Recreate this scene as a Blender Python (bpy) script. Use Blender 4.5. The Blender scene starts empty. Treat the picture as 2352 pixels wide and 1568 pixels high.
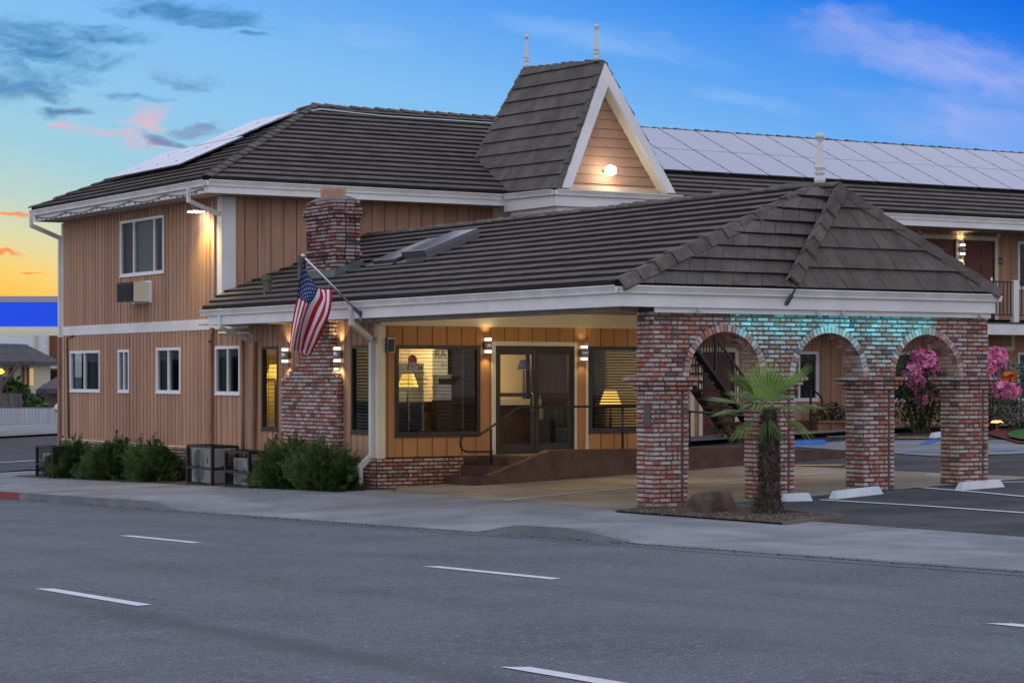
import bpy, bmesh, math, random
from mathutils import Vector, Matrix
random.seed(7)
rnd = random.random
def ru(a, b): return a + (b - a) * rnd()
V = Vector
rad = math.radians
sc = bpy.context.scene
col = sc.collection

# ------------------------------------------------------------------ camera
FPX, U0, V0, CZ = 5250.0, 1176.0, 863.0, 1.955
AZ = math.atan(3200 / FPX)
SA, CA = math.sin(AZ), math.cos(AZ)
Wd, Rd, CAM = V((SA, CA, 0)), V((CA, -SA, 0)), V((0, 0, CZ))
cd = bpy.data.cameras.new('camera')
cam = bpy.data.objects.new('camera', cd); col.objects.link(cam)
cam.location = CAM; cam.rotation_euler = (rad(90), 0, -AZ)
cd.sensor_width = 36; cd.lens = FPX / 2352 * 36; cd.shift_y = 79 / 2352
cd.clip_start = .5; cd.clip_end = 4000
sc.camera = cam
sc.view_settings.view_transform = 'Standard'; sc.view_settings.look = 'None'
sc.view_settings.exposure = 0.0; sc.view_settings.gamma = 1
sc.cycles.use_denoising = True
sc.cycles.max_bounces = 6; sc.cycles.transparent_max_bounces = 12
sc.cycles.sample_clamp_indirect = 4

# measuring: the sight line of the surveyed point (u, v) met with a real plane of the place
def ray(u, v): return Wd + Rd * ((u - U0) / FPX) + V((0, 0, -(v - V0) / FPX))
def PX(u, v, X): d = ray(u, v); return CAM + d * (X / d.x)
def PY(u, v, Y): d = ray(u, v); return CAM + d * (Y / d.y)
def hit(u, v, P, n): d = ray(u, v); n = V(n); return CAM + d * ((V(P) - CAM).dot(n) / d.dot(n))

# ------------------------------------------------------------------ node helpers
class NT:
    def __init__(s, tree): s.t = tree; s.n = tree.nodes; s.l = tree.links
    def node(s, typ, **kw):
        n = s.n.new(typ)
        for k, v in kw.items(): setattr(n, k, v)
        return n
    def put(s, sock, val):
        if hasattr(val, 'is_output') or isinstance(val, bpy.types.NodeSocket): s.l.new(val, sock)
        elif val is not None: sock.default_value = val
    def math(s, op, a, b=None, c=None, clamp=False):
        n = s.node('ShaderNodeMath', operation=op, use_clamp=clamp)
        for i, x in enumerate((a, b, c)): s.put(n.inputs[i], x)
        return n.outputs[0]
    def vdot(s, a, b):
        n = s.node('ShaderNodeVectorMath', operation='DOT_PRODUCT')
        s.put(n.inputs[0], a); s.put(n.inputs[1], b); return n.outputs['Value']
    def mix(s, f, a, b, mode='MIX'):
        n = s.node('ShaderNodeMix', data_type='RGBA', blend_type=mode)
        s.put(n.inputs[0], f); s.put(n.inputs[6], a); s.put(n.inputs[7], b); return n.outputs[2]
    def ramp(s, f, stops, interp='LINEAR'):
        n = s.node('ShaderNodeValToRGB'); r = n.color_ramp; r.interpolation = interp
        while len(r.elements) < len(stops): r.elements.new(.5)
        for e, (p, c) in zip(r.elements, stops): e.position = p; e.color = (*c, 1) if len(c) == 3 else c
        s.put(n.inputs[0], f); return n.outputs[0]
    def maprange(s, x, a, b, c=0., d=1., smooth=True):
        n = s.node('ShaderNodeMapRange', interpolation_type='SMOOTHSTEP' if smooth else 'LINEAR')
        s.put(n.inputs[0], x)
        for i, q in enumerate((a, b, c, d)): n.inputs[i + 1].default_value = q
        return n.outputs[0]
    def noise(s, vec, scale, detail=4., rough=.55, dist=0.):
        n = s.node('ShaderNodeTexNoise')
        s.put(n.inputs['Vector'], vec); n.inputs['Scale'].default_value = scale
        n.inputs['Detail'].default_value = detail; n.inputs['Roughness'].default_value = rough
        n.inputs['Distortion'].default_value = dist; return n.outputs[0]
    def scale(s, vec, xyz):
        n = s.node('ShaderNodeVectorMath', operation='MULTIPLY'); s.put(n.inputs[0], vec); n.inputs[1].default_value = xyz
        return n.outputs[0]
    def comb(s, x, y, z=0.):
        n = s.node('ShaderNodeCombineXYZ')
        for i, q in enumerate((x, y, z)): s.put(n.inputs[i], q)
        return n.outputs[0]

def lin(r, g, b):
    f = lambda c: (c / 255) / 12.92 if c <= 10 else (((c / 255) + .055) / 1.055) ** 2.4
    return (f(r), f(g), f(b))

# ------------------------------------------------------------------ sky
world = bpy.data.worlds.new('World'); sc.world = world; world.use_nodes = True
N = NT(world.node_tree); N.n.clear()
gen = N.node('ShaderNodeTexCoord').outputs['Generated']
dz = N.vdot(gen, (0, 0, 1)); dw = N.vdot(gen, tuple(Wd)); dr = N.vdot(gen, tuple(Rd))
dws = N.math('MAXIMUM', dw, .25)
ta = N.math('DIVIDE', dr, dws); te = N.math('DIVIDE', dz, dws)
# dusk colours: warm at the horizon on the left (where the sun went down), deep blue high on the right
t = N.math('MULTIPLY_ADD', N.math('MINIMUM', N.math('MAXIMUM', ta, -.6), .35), .25, te)
T = lambda x: (x + .12) / .42
dusk = N.ramp(N.maprange(t, -.12, .30, 0, 1, False), [
    (T(-.10), lin(255, 150, 50)), (T(-.025), lin(255, 194, 70)), (T(-.008), lin(252, 212, 116)), (T(.006), lin(228, 220, 168)),
    (T(.024), lin(192, 214, 204)), (T(.05), lin(160, 208, 224)), (T(.08), lin(146, 200, 238)), (T(.115), lin(130, 190, 243)),
    (T(.155), lin(94, 164, 243)), (T(.19), lin(52, 137, 238)), (T(.225), lin(12, 102, 228)), (T(.29), lin(30, 90, 205))])
dusk = N.mix(N.maprange(ta, -.26, -.55), dusk, (.22, .25, .31, 1))
# clouds stand where they stood that evening; their shapes are torn by layered noise along the wind
wx = N.noise(N.comb(N.math('MULTIPLY', ta, 14.), N.math('MULTIPLY', te, 30.)), 1., 4., .6)
wy = N.noise(N.comb(N.math('MULTIPLY', ta, 14.), N.math('MULTIPLY', te, 30.), 7.), 1., 4., .6)
ta2 = N.math('MULTIPLY_ADD', N.math('SUBTRACT', wx, .5), .075, ta); te2 = N.math('MULTIPLY_ADD', N.math('SUBTRACT', wy, .5), .030, te)
def UV(u, v): return ((u - U0) / FPX, (V0 - v) / FPX)
def blob(u, v, su, sv, slope):
    a0, e0 = UV(u, v)
    dx = N.math('SUBTRACT', ta2, a0); dy = N.math('MULTIPLY_ADD', dx, slope, N.math('SUBTRACT', te2, e0))
    x = N.math('DIVIDE', dx, su / FPX); y = N.math('DIVIDE', dy, sv / FPX)
    q = N.math('ADD', N.math('MULTIPLY', x, x), N.math('MULTIPLY', y, y))
    return N.math('POWER', 2.718, N.math('MULTIPLY', q, -1.))
def streak(fx, fy, slope, z, det=7.):
    return N.noise(N.comb(N.math('MULTIPLY', ta2, fx), N.math('MULTIPLY', N.math('MULTIPLY_ADD', ta2, slope, te2), fy), z), 1., det, .66, .25)
n1 = streak(26., 75., .12, 1.); n2 = streak(42., 130., .05, 4.); n3 = streak(12., 46., .28, 9.)
def cloud(c, patches, colr, lo, hi, nz, amt):
    m = None
    for p in patches:
        b = blob(*p); m = b if m is None else N.math('MAXIMUM', m, b)
    k = N.math('MULTIPLY', N.maprange(N.math('ADD', nz, N.math('MULTIPLY_ADD', m, .62, -.5)), lo, hi), N.math('MULTIPLY', N.maprange(m, .05, .5), amt))
    return N.mix(k, c, (*colr, 1))
c = dusk
c = cloud(c, [(2130, 125, 400, 95, .22), (2230, 285, 300, 100, .18), (1980, 60, 200, 50, .25), (2330, 200, 220, 90, .2)], lin(170, 182, 243), .16, .92, n3, .88)
c = cloud(c, [(1350, 90, 460, 70, .1), (820, 90, 300, 60, .1), (1700, 230, 220, 40, .2)], lin(156, 198, 248), .34, .85, n3, .5)
c = cloud(c, [(60, 110, 260, 110, .1), (215, 85, 190, 40, .05), (130, 262, 140, 15, -.03), (30, 200, 190, 60, .1), (430, 30, 240, 40, .05), (560, 75, 80, 14, 0)], lin(66, 130, 184), .28, .74, n2, .92)
c = cloud(c, [(420, 190, 180, 40, .05), (60, 225, 160, 20, .05), (300, 230, 160, 16, .1)], lin(104, 148, 192), .36, .72, n2, .7)
c = cloud(c, [(335, 275, 100, 40, 0), (250, 305, 170, 22, .1), (150, 288, 80, 12, .1), (310, 325, 120, 24, .1)], lin(226, 186, 198), .30, .70, n2, .85)
c = cloud(c, [(352, 322, 80, 28, .2), (460, 305, 130, 20, .0), (400, 335, 70, 14, .1), (130, 262, 90, 8, 0)], lin(122, 132, 174), .34, .66, n1, .85)
c = cloud(c, [(20, 487, 75, 8, .10), (15, 579, 70, 6, .12), (105, 636, 30, 3.5, 0)], lin(255, 140, 80), .20, .56, n1, .85)
# higher up thin lavender overcast, behind the camera an even pale sky
nz2 = N.noise(N.scale(gen, (2, 2, 4)), 1.5, 4.)
high = N.mix(nz2, (.56, .61, .86, 1), (.76, .79, .96, 1))
c = N.mix(N.maprange(dz, .165, .215), c, high)
back = N.ramp(N.maprange(dz, -.05, .7, 0, 1, False), [(0, (.82, .84, .88)), (.2, (1.12, 1.11, 1.16)), (.5, (.96, .99, 1.15)), (1, (.68, .76, 1.02))])
c = N.mix(N.maprange(dw, .80, .25), c, back)
c = N.mix(N.maprange(dz, -.03, -.01), (.10, .10, .11, 1), c)
bg = N.node('ShaderNodeBackground'); N.put(bg.inputs[0], c); bg.inputs[1].default_value = 1.0
sky = N.node('ShaderNodeTexSky', sky_type='NISHITA'); sky.sun_disc = False
SUN_EL, SUN_AZ = rad(2.0), AZ - rad(28)
sky.sun_elevation = SUN_EL; sky.sun_rotation = SUN_AZ
bg2 = N.node('ShaderNodeBackground'); N.put(bg2.inputs[0], sky.outputs[0]); bg2.inputs[1].default_value = .05
addn = N.node('ShaderNodeAddShader'); N.l.new(bg.outputs[0], addn.inputs[0]); N.l.new(bg2.outputs[0], addn.inputs[1])
wo = N.node('ShaderNodeOutputWorld')
N.l.new(bg.outputs[0], wo.inputs[0])
world.cycles.sampling_method = 'MANUAL'; world.cycles.sample_map_resolution = 512

sd = bpy.data.lights.new('sun', 'SUN'); sd.energy = .25; sd.angle = rad(12); sd.color = (1, .75, .5)
so = bpy.data.objects.new('sun', sd); col.objects.link(so)
so.rotation_euler = V((-math.sin(SUN_AZ) * math.cos(SUN_EL), -math.cos(SUN_AZ) * math.cos(SUN_EL), -math.sin(SUN_EL))).to_track_quat('-Z', 'Y').to_euler()

# ------------------------------------------------------------------ materials
M = {}
def mat(name, c1, c2=None, rough=.7, nscale=3., detail=5., bump=0., bscale=40., tint=0., spec=.4, metal=0., stretch=(1, 1, 1), lo=.35, hi=.65, extra=None, alpha=None, coat=0.):
    m = bpy.data.materials.new(name); m.use_nodes = True; T = NT(m.node_tree)
    p = T.n['Principled BSDF']
    pos = T.node('ShaderNodeNewGeometry').outputs['Position']
    pv = T.scale(pos, stretch)
    colr = (*c1, 1)
    if c2 is not None:
        colr = T.mix(T.maprange(T.noise(pv, nscale, detail), lo, hi), (*c1, 1), (*c2, 1))
    if tint:
        at = T.node('ShaderNodeAttribute', attribute_name='tint').outputs['Fac']
        f = T.math('MULTIPLY_ADD', at, 2 * tint, 1 - tint)
        colr = T.mix(1., colr, T.comb(f, f, f), 'MULTIPLY')
    if extra: colr = extra(T, pos, colr)
    T.put(p.inputs['Base Color'], colr)
    p.inputs['Roughness'].default_value = rough; p.inputs['Metallic'].default_value = metal
    p.inputs['Specular IOR Level'].default_value = spec; p.inputs['Coat Weight'].default_value = coat
    if bump:
        b = T.node('ShaderNodeBump'); b.inputs['Strength'].default_value = bump; b.inputs['Distance'].default_value = .02
        T.put(b.inputs['Height'], T.noise(pv, bscale, 4.)); T.l.new(b.outputs[0], p.inputs['Normal'])
    M[name] = m; return m
def emis(name, c, s):
    m = bpy.data.materials.new(name); m.use_nodes = True; T = NT(m.node_tree); p = T.n['Principled BSDF']
    p.inputs['Base Color'].default_value = (*(q * .15 for q in c), 1); p.inputs['Emission Color'].default_value = (*c, 1); p.inputs['Emission Strength'].default_value = s
    M[name] = m; return m
def glassm(name, tintc, refl, rough=.02):
    m = bpy.data.materials.new(name); m.use_nodes = True; T = NT(m.node_tree); T.n.clear()
    tr = T.node('ShaderNodeBsdfTransparent'); tr.inputs[0].default_value = (*tintc, 1)
    gl = T.node('ShaderNodeBsdfGlossy'); gl.inputs['Roughness'].default_value = rough; gl.inputs[0].default_value = (1, 1, 1, 1)
    ge = T.node('ShaderNodeNewGeometry'); cth = T.math('ABSOLUTE', T.vdot(ge.outputs['Incoming'], ge.outputs['Normal']))
    fr = T.math('MULTIPLY_ADD', T.math('POWER', T.math('SUBTRACT', 1., cth, clamp=True), 5.), .96, .04)   # either side of the pane
    mx = T.node('ShaderNodeMixShader'); T.put(mx.inputs[0], T.math('MULTIPLY', fr, refl, clamp=True))
    T.l.new(tr.outputs[0], mx.inputs[1]); T.l.new(gl.outputs[0], mx.inputs[2])
    o = T.node('ShaderNodeOutputMaterial'); T.l.new(mx.outputs[0], o.inputs[0]); M[name] = m; return m

def grain(lo, hi, amt, stretch, scale=1.):   # weathering streaks that belong to the surface
    def f(T, pos, c):
        n = T.noise(T.scale(pos, stretch), scale, 6., .65)
        return T.mix(T.maprange(n, lo, hi, 0, amt), c, (.10, .055, .035, 1))
    return f
mat('siding', (.41, .228, .146), (.47, .275, .184), .85, 1.2, 6, .25, 90, tint=.10, spec=.2, stretch=(1, 1, .12), extra=grain(.45, .8, .45, (9, 9, .5)))
mat('siding_warm', (.43, .205, .085), (.48, .24, .105), .85, 1.2, 6, .2, 90, tint=.08, spec=.2, stretch=(1, 1, .12), extra=grain(.5, .85, .35, (7, 7, .5)))
mat('siding_groove', (.07, .034, .022), rough=.95, spec=.1)
def chips(T, pos, c):
    n = T.noise(pos, 2.2, 8., .7); k = T.maprange(n, .60, .74, 0, .35)
    return T.mix(k, c, (.36, .33, .31, 1))
mat('trim', (.66, .64, .63), (.74, .72, .71), .6, 1.5, 6, .08, 60, spec=.35, extra=chips)
mat('trim_cream', (.66, .60, .44), (.72, .66, .50), .65, 1.5, 5, .05, 60, spec=.3)
mat('gutter', (.62, .59, .57), (.72, .70, .68), .45, 2., 6, spec=.45, extra=chips)
def lichen(T, pos, c):
    n = T.noise(pos, 7., 7., .7); k = T.maprange(n, .58, .75, 0, .55)
    c = T.mix(k, c, (.035, .032, .032, 1))
    n2 = T.noise(pos, 19., 3., .6); k2 = T.maprange(n2, .68, .76, 0, .35)
    return T.mix(k2, c, (.17, .165, .15, 1))
mat('tile', (.100, .085, .073), (.136, .117, .102), .88, 2.6, 7, .35, 55, tint=.10, spec=.25, stretch=(1, 1, 1), extra=lichen)
mat('tile_cap', (.098, .082, .072), (.135, .114, .10), .88, 6., 7, .5, 30, tint=.2, spec=.25, extra=lichen)
mat('roof_under_lip_shade', (.030, .023, .019), rough=1)  # dark underlay, also used as painted shade on the tiles' lower lips
mat('soffit', (.40, .33, .27), (.44, .37, .31), .8, 2., spec=.2)
mat('soffit_white', (.62, .57, .50), rough=.8)
mat('concrete', (.20, .20, .20), (.27, .265, .26), .85, .55, 9, .15, 60, spec=.3)
mat('kerb_stone', (.14, .145, .15), (.19, .195, .2), .85, 1.5, 8, .3, 60, extra=lambda T, p, c: T.mix(T.maprange(T.noise(p, 3., 6., .7), .5, .7, 0, .5), c, (.09, .09, .095, 1)))
mat('asphalt_dark', (.050, .049, .052), (.075, .073, .075), .85, .8, 9, .5, 120, spec=.3)
mat('paint_white', (.66, .66, .68), (.48, .48, .50), .6, 9., 6, .1, 60, lo=.52, hi=.75)
mat('paint_blue', (.02, .16, .62), (.03, .20, .66), .5, 4.)
mat('paint_yellow', (.62, .34, .04), (.50, .27, .04), .6, 9.)
mat('paint_red', (.26, .02, .025), (.16, .03, .03), .6, 9.)
mat('black_metal', (.012, .012, .013), rough=.45, spec=.4)
mat('dark_frame', (.028, .021, .017), (.038, .029, .024), .5, 5., spec=.4)
mat('vinyl', (.74, .74, .78), rough=.4, spec=.4)
mat('dark_room', (.020, .020, .020), rough=1, spec=.1)
mat('curtain', (.13, .13, .14), (.07, .07, .075), .9, 2., stretch=(26, 26, .4))
mat('curtain_grey', (.30, .32, .32), (.34, .36, .36), .9, 2., stretch=(6, 6, .3))
mat('blind', (.34, .29, .22), rough=.6)
mat('blind_dark', (.018, .014, .011), rough=.6)
mat('beige_wall', (.58, .47, .30), rough=.9)
mat('dark_wood', (.045, .022, .015), (.065, .032, .02), .6, 3., stretch=(6, 6, .5))
mat('lap_board', (.36, .20, .125), (.40, .23, .15), .8, 2., spec=.2)
mat('sill_tan', (.46, .33, .22), rough=.8)
mat('door_maroon', (.115, .022, .022), (.135, .028, .027), .55, 4.)
mat('ramp_paint', (.072, .036, .030), (.105, .060, .050), .75, 3., 7, .15, 50)
mat('ramp_top', (.135, .085, .06), (.17, .11, .08), .8, 3., 6)
mat('metal', (.55, .56, .58), rough=.28, metal=1.)
mat('steel_dark', (.18, .18, .19), rough=.4, metal=.9)
mat('pipe_white', (.62, .60, .57), rough=.55)
mat('pipe_brown', (.26, .125, .075), (.31, .165, .105), .7, 3.)
mat('flashing', (.15, .20, .20), (.10, .13, .13), .5, 5., metal=.4)
mat('vent_green', (.10, .14, .10), (.14, .09, .07), .8, 6.)
mat('flue_clay', (.46, .26, .17), (.38, .21, .14), .85, 6.)
mat('crown_mortar', (.12, .115, .11), (.18, .17, .16), .9, 6.)
mat('ac_shell', (.62, .63, .61), (.55, .56, .54), .5, 4.)
mat('ac_cream', (.68, .64, .50), rough=.5)
mat('ac_dark', (.035, .035, .038), rough=.6)
mat('rock', (.062, .042, .034), (.125, .082, .062), .9, 5., 8, .6, 14)
mat('mulch', (.05, .03, .022), (.11, .07, .05), .95, 18., 6, .8, 40)
mat('soil', (.06, .045, .035), (.10, .075, .05), .95, 9., 6, .8, 40)
mat('juniper_leaf', (.028, .058, .016), (.085, .135, .034), .75, 2.2, 4, tint=.6, spec=.2)
mat('juniper_twig', (.08, .05, .03), rough=.9)
mat('leaf_dark', (.018, .045, .014), (.035, .075, .02), .6, 3., tint=.4)
mat('leaf_silver', (.05, .11, .075), (.12, .20, .16), .6, 4., tint=.4)
mat('petal_pink', (.62, .10, .27), (.80, .28, .48), .7, 8., tint=.3)
mat('petal_orange', (.8, .28, .02), (.7, .15, .02), .7, 8., tint=.3)
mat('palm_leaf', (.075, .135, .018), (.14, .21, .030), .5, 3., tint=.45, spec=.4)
mat('palm_fibre', (.045, .032, .024), (.10, .075, .055), .95, 14., 6, .6, 30, tint=.4)
mat('palm_stub', (.16, .13, .10), rough=.9, tint=.3)
mat('grass', (.02, .10, .012), (.03, .14, .02), .9, 6.)
mat('red_mulch', (.16, .02, .016), (.11, .016, .013), .95, 9.)
mat('planter_wood', (.24, .11, .06), (.30, .15, .085), .8, 2., stretch=(1, 1, 8))
mat('flag_red', (.50, .015, .03), rough=.8, spec=.2)
mat('flag_white', (.76, .76, .80), rough=.8, spec=.2)
mat('flag_blue', (.035, .05, .16), rough=.8, spec=.2)
mat('plaque', (.10, .085, .085), rough=.5, metal=.3)
mat('house_white', (.70, .72, .74), (.62, .65, .68), .85, 2., stretch=(.2, .2, 6))
mat('house_cream', (.52, .45, .33), rough=.85)
mat('house_brown', (.16, .055, .03), rough=.7)
mat('house_roof', (.06, .055, .06), (.09, .08, .085), .9, 2.)
mat('fence_grey', (.10, .08, .08), (.14, .12, .12), .9, 3., stretch=(3, 3, .3))
mat('slat_white', (.50, .52, .56), (.42, .44, .48), .7, 2., stretch=(3, 3, .2))
mat('canopy_grey', (.42, .42, .50), rough=.6)
emis('canopy_blue', (.0, .055, .72), .95)
emis('canopy_light', (.95, .92, .80), .35)
emis('lamp_bulb', (1., .96, .85), 30.)
emis('lamp_glow', (1., .95, .80), 2.4)
emis('shade_glow', (1., .62, .10), 1.1)
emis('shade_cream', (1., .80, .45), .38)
emis('window_glow', (1., .70, .25), .5)
emis('bulb_off', (.6, .6, .55), .02)
emis('path_glow', (1., .4, .1), 6.)
emis('orange_glow', (1., .5, .05), 3.)
mat('chrome_light', (.60, .60, .62), rough=.35, metal=.8)
mat('sign_dark', (.03, .03, .03), rough=.5)
mat('sign_red', (.50, .02, .02), rough=.6)
mat('sign_black', (.012, .012, .012), rough=.6)
mat('sticker_red', (.28, .02, .06), rough=.6)
mat('sticker_white', (.75, .75, .72), rough=.6)
mat('wheel_stop', (.66, .67, .70), (.56, .57, .60), .7, 4., 7, .2, 40)
mat('blue_cloth', (.008, .018, .07), rough=.8)
mat('panel_line', (.035, .035, .05), rough=.5)
glassm('glass', (.92, .94, .93), .5)
glassm('glass_dark', (.55, .60, .58), .40)

def brick_material(name, pal, white, mort):
    m = bpy.data.materials.new(name); m.use_nodes = True; T = NT(m.node_tree); p = T.n['Principled BSDF']
    pos = T.node('ShaderNodeNewGeometry').outputs['Position']
    at = T.node('ShaderNodeAttribute', attribute_name='tint').outputs['Fac']
    c0 = T.ramp(at, [(i / len(pal), q) for i, q in enumerate(pal)], 'CONSTANT')
    n = T.noise(pos, 9., 6., .6)
    c0 = T.mix(T.maprange(n, .38, .8, 0, .42), c0, (.12, .075, .068, 1))
    h = T.math('FRACT', T.math('MULTIPLY', at, 17.3))           # every brick keeps its own amount of old whitewash
    n2 = T.noise(T.scale(pos, (1, 1, .6)), 21., 6., .75)
    k = T.math('MULTIPLY', T.maprange(T.math('ADD', n2, T.math('MULTIPLY_ADD', h, .36, -.18)), .47, .62), white)
    c0 = T.mix(k, c0, (.55, .47, .45, 1))
    T.put(p.inputs['Base Color'], c0); p.inputs['Roughness'].default_value = .85; p.inputs['Specular IOR Level'].default_value = .25
    b = T.node('ShaderNodeBump'); b.inputs['Strength'].default_value = .5; b.inputs['Distance'].default_value = .01
    T.put(b.inputs['Height'], T.noise(pos, 60., 4.)); T.l.new(b.outputs[0], p.inputs['Normal'])
    M[name] = m
    mat(name + '_mortar', mort, tuple(q * .7 for q in mort), .95, 8., spec=.1)
PAL = [(.42, .14, .09), (.32, .12, .09), (.44, .20, .14), (.42, .25, .22), (.15, .10, .10), (.38, .17, .13), (.46, .33, .30), (.27, .16, .14), (.42, .18, .12), (.46, .37, .35), (.44, .26, .22), (.36, .22, .19)]
brick_material('brick', [(r * 1.14, g * 1.06, b * 1.02) for r, g, b in PAL], .68, (.12, .105, .098))
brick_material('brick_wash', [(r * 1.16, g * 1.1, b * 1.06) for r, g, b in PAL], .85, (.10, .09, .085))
brick_material('brick_base', [(.40, .13, .07), (.42, .19, .11), (.46, .28, .20), (.34, .11, .07), (.48, .33, .25), (.24, .13, .10), (.44, .22, .14)], .5, (.07, .06, .055))
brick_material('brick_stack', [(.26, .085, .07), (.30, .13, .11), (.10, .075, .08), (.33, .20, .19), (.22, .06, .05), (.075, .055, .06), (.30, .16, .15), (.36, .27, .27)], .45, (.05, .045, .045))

# road surface: worn aggregate, darker old tyre and seam streaks along the street
def road_extra(T, pos, c):
    sp = T.noise(pos, 48., 3., .95)
    c = T.mix(T.maprange(sp, .555, .66, 0, .75), c, (.36, .36, .38, 1))
    c = T.mix(T.maprange(sp, .46, .36, 0, .6), c, (.045, .045, .05, 1))
    g2 = T.noise(T.scale(pos, (.55, 1, 1)), 13., 3., .8)
    c = T.mix(T.maprange(g2, .50, .66, 0, .26), c, (.25, .27, .30, 1))
    c = T.mix(T.maprange(g2, .48, .34, 0, .28), c, (.035, .038, .042, 1))
    g3 = T.noise(pos, 27., 2., .8)
    c = T.mix(T.maprange(g3, .57, .68, 0, .6), c, (.34, .36, .39, 1))
    vo = T.node('ShaderNodeTexVoronoi', feature='DISTANCE_TO_EDGE'); vo.inputs['Scale'].default_value = .22; T.put(vo.inputs['Vector'], T.scale(pos, (1.0, .45, 1)))
    wv_ = T.math('ADD', vo.outputs['Distance'], T.math('MULTIPLY_ADD', T.noise(pos, 3., 5., .7), .05, -.025))
    c = T.mix(T.math('MULTIPLY', T.maprange(T.math('ABSOLUTE', wv_), .006, .001, 0, .6), T.maprange(T.noise(pos, .16, 2.), .5, .6)), c, (.03, .03, .033, 1))
    oil = T.noise(T.scale(pos, (1, .5, 1)), .9, 5., .65)
    c = T.mix(T.maprange(oil, .60, .72, 0, .35), c, (.05, .05, .055, 1))
    sx = T.node('ShaderNodeSeparateXYZ'); T.l.new(pos, sx.inputs[0])
    wob = T.math('MULTIPLY_ADD', T.noise(T.scale(pos, (.3, .12, 1)), 1., 3.), .9, -.45)
    xx = T.math('ADD', sx.outputs[0], wob)
    for x0, w, a in ((7.0, .42, .60), (11.2, .5, .16), (12.4, .3, .2), (9.6, .6, .22), (4.3, .5, .3)):
        d = T.math('ABSOLUTE', T.math('SUBTRACT', xx, x0))
        c = T.mix(T.maprange(d, w, .0, 0, a), c, (.06, .06, .065, 1))
    n = T.noise(T.scale(pos, (.55, .16, 1)), 1., 6., .6)
    return T.mix(T.maprange(n, .42, .68, 0, .30), c, (.165, .18, .205, 1))
mat('road', (.075, .087, .100), (.106, .120, .136), .78, .5, 8, .6, 110, spec=.35, extra=road_extra)
def lot_extra(T, pos, c):
    sp = T.noise(pos, 70., 2., .9)
    return T.mix(T.maprange(sp, .62, .74, 0, .35), c, (.20, .20, .21, 1))
mat('lot', (.045, .044, .047), (.085, .082, .084), .85, .7, 8, .6, 110, spec=.3, extra=lot_extra)
def walk_extra(T, pos, c):
    n = T.noise(T.scale(pos, (.8, .25, 1)), 1.4, 7., .65)
    c = T.mix(T.maprange(n, .52, .72, 0, .5), c, (.38, .385, .40, 1))
    n4 = T.noise(T.scale(pos, (1, .6, 1)), .8, 6., .65); c = T.mix(T.maprange(n4, .52, .70, 0, .45), c, (.12, .12, .125, 1))
    sx = T.node('ShaderNodeSeparateXYZ'); T.l.new(pos, sx.inputs[0])
    f = T.math('ABSOLUTE', T.math('SUBTRACT', T.math('FRACT', T.math('DIVIDE', T.math('ADD', sx.outputs[1], .35), 3.05)), .5))
    c = T.mix(T.maprange(f, .0050, .0020, 0, .75), c, (.06, .06, .06, 1))
    st = T.noise(pos, 22., 3., .6)
    return T.mix(T.maprange(st, .72, .78, 0, .6), c, (.07, .065, .06, 1))
mat('sidewalk', (.19, .197, .205), (.265, .272, .28), .85, .7, 9, .2, 70, spec=.3, extra=walk_extra)
mat('slab', (.21, .17, .125), (.35, .29, .22), .8, .55, 9, .2, 50, spec=.35, stretch=(1, .5, 1), extra=walk_extra)
mat('sky_glass', (.55, .57, .62), rough=.1, spec=.9, metal=.7)
mat('solar', (.165, .185, .275), rough=.16, spec=.9, coat=1.)
M['solar'].node_tree.nodes['Principled BSDF'].inputs['Coat Roughness'].default_value = .08
M['solar'].node_tree.nodes['Principled BSDF'].inputs['Metallic'].default_value = .75

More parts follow.
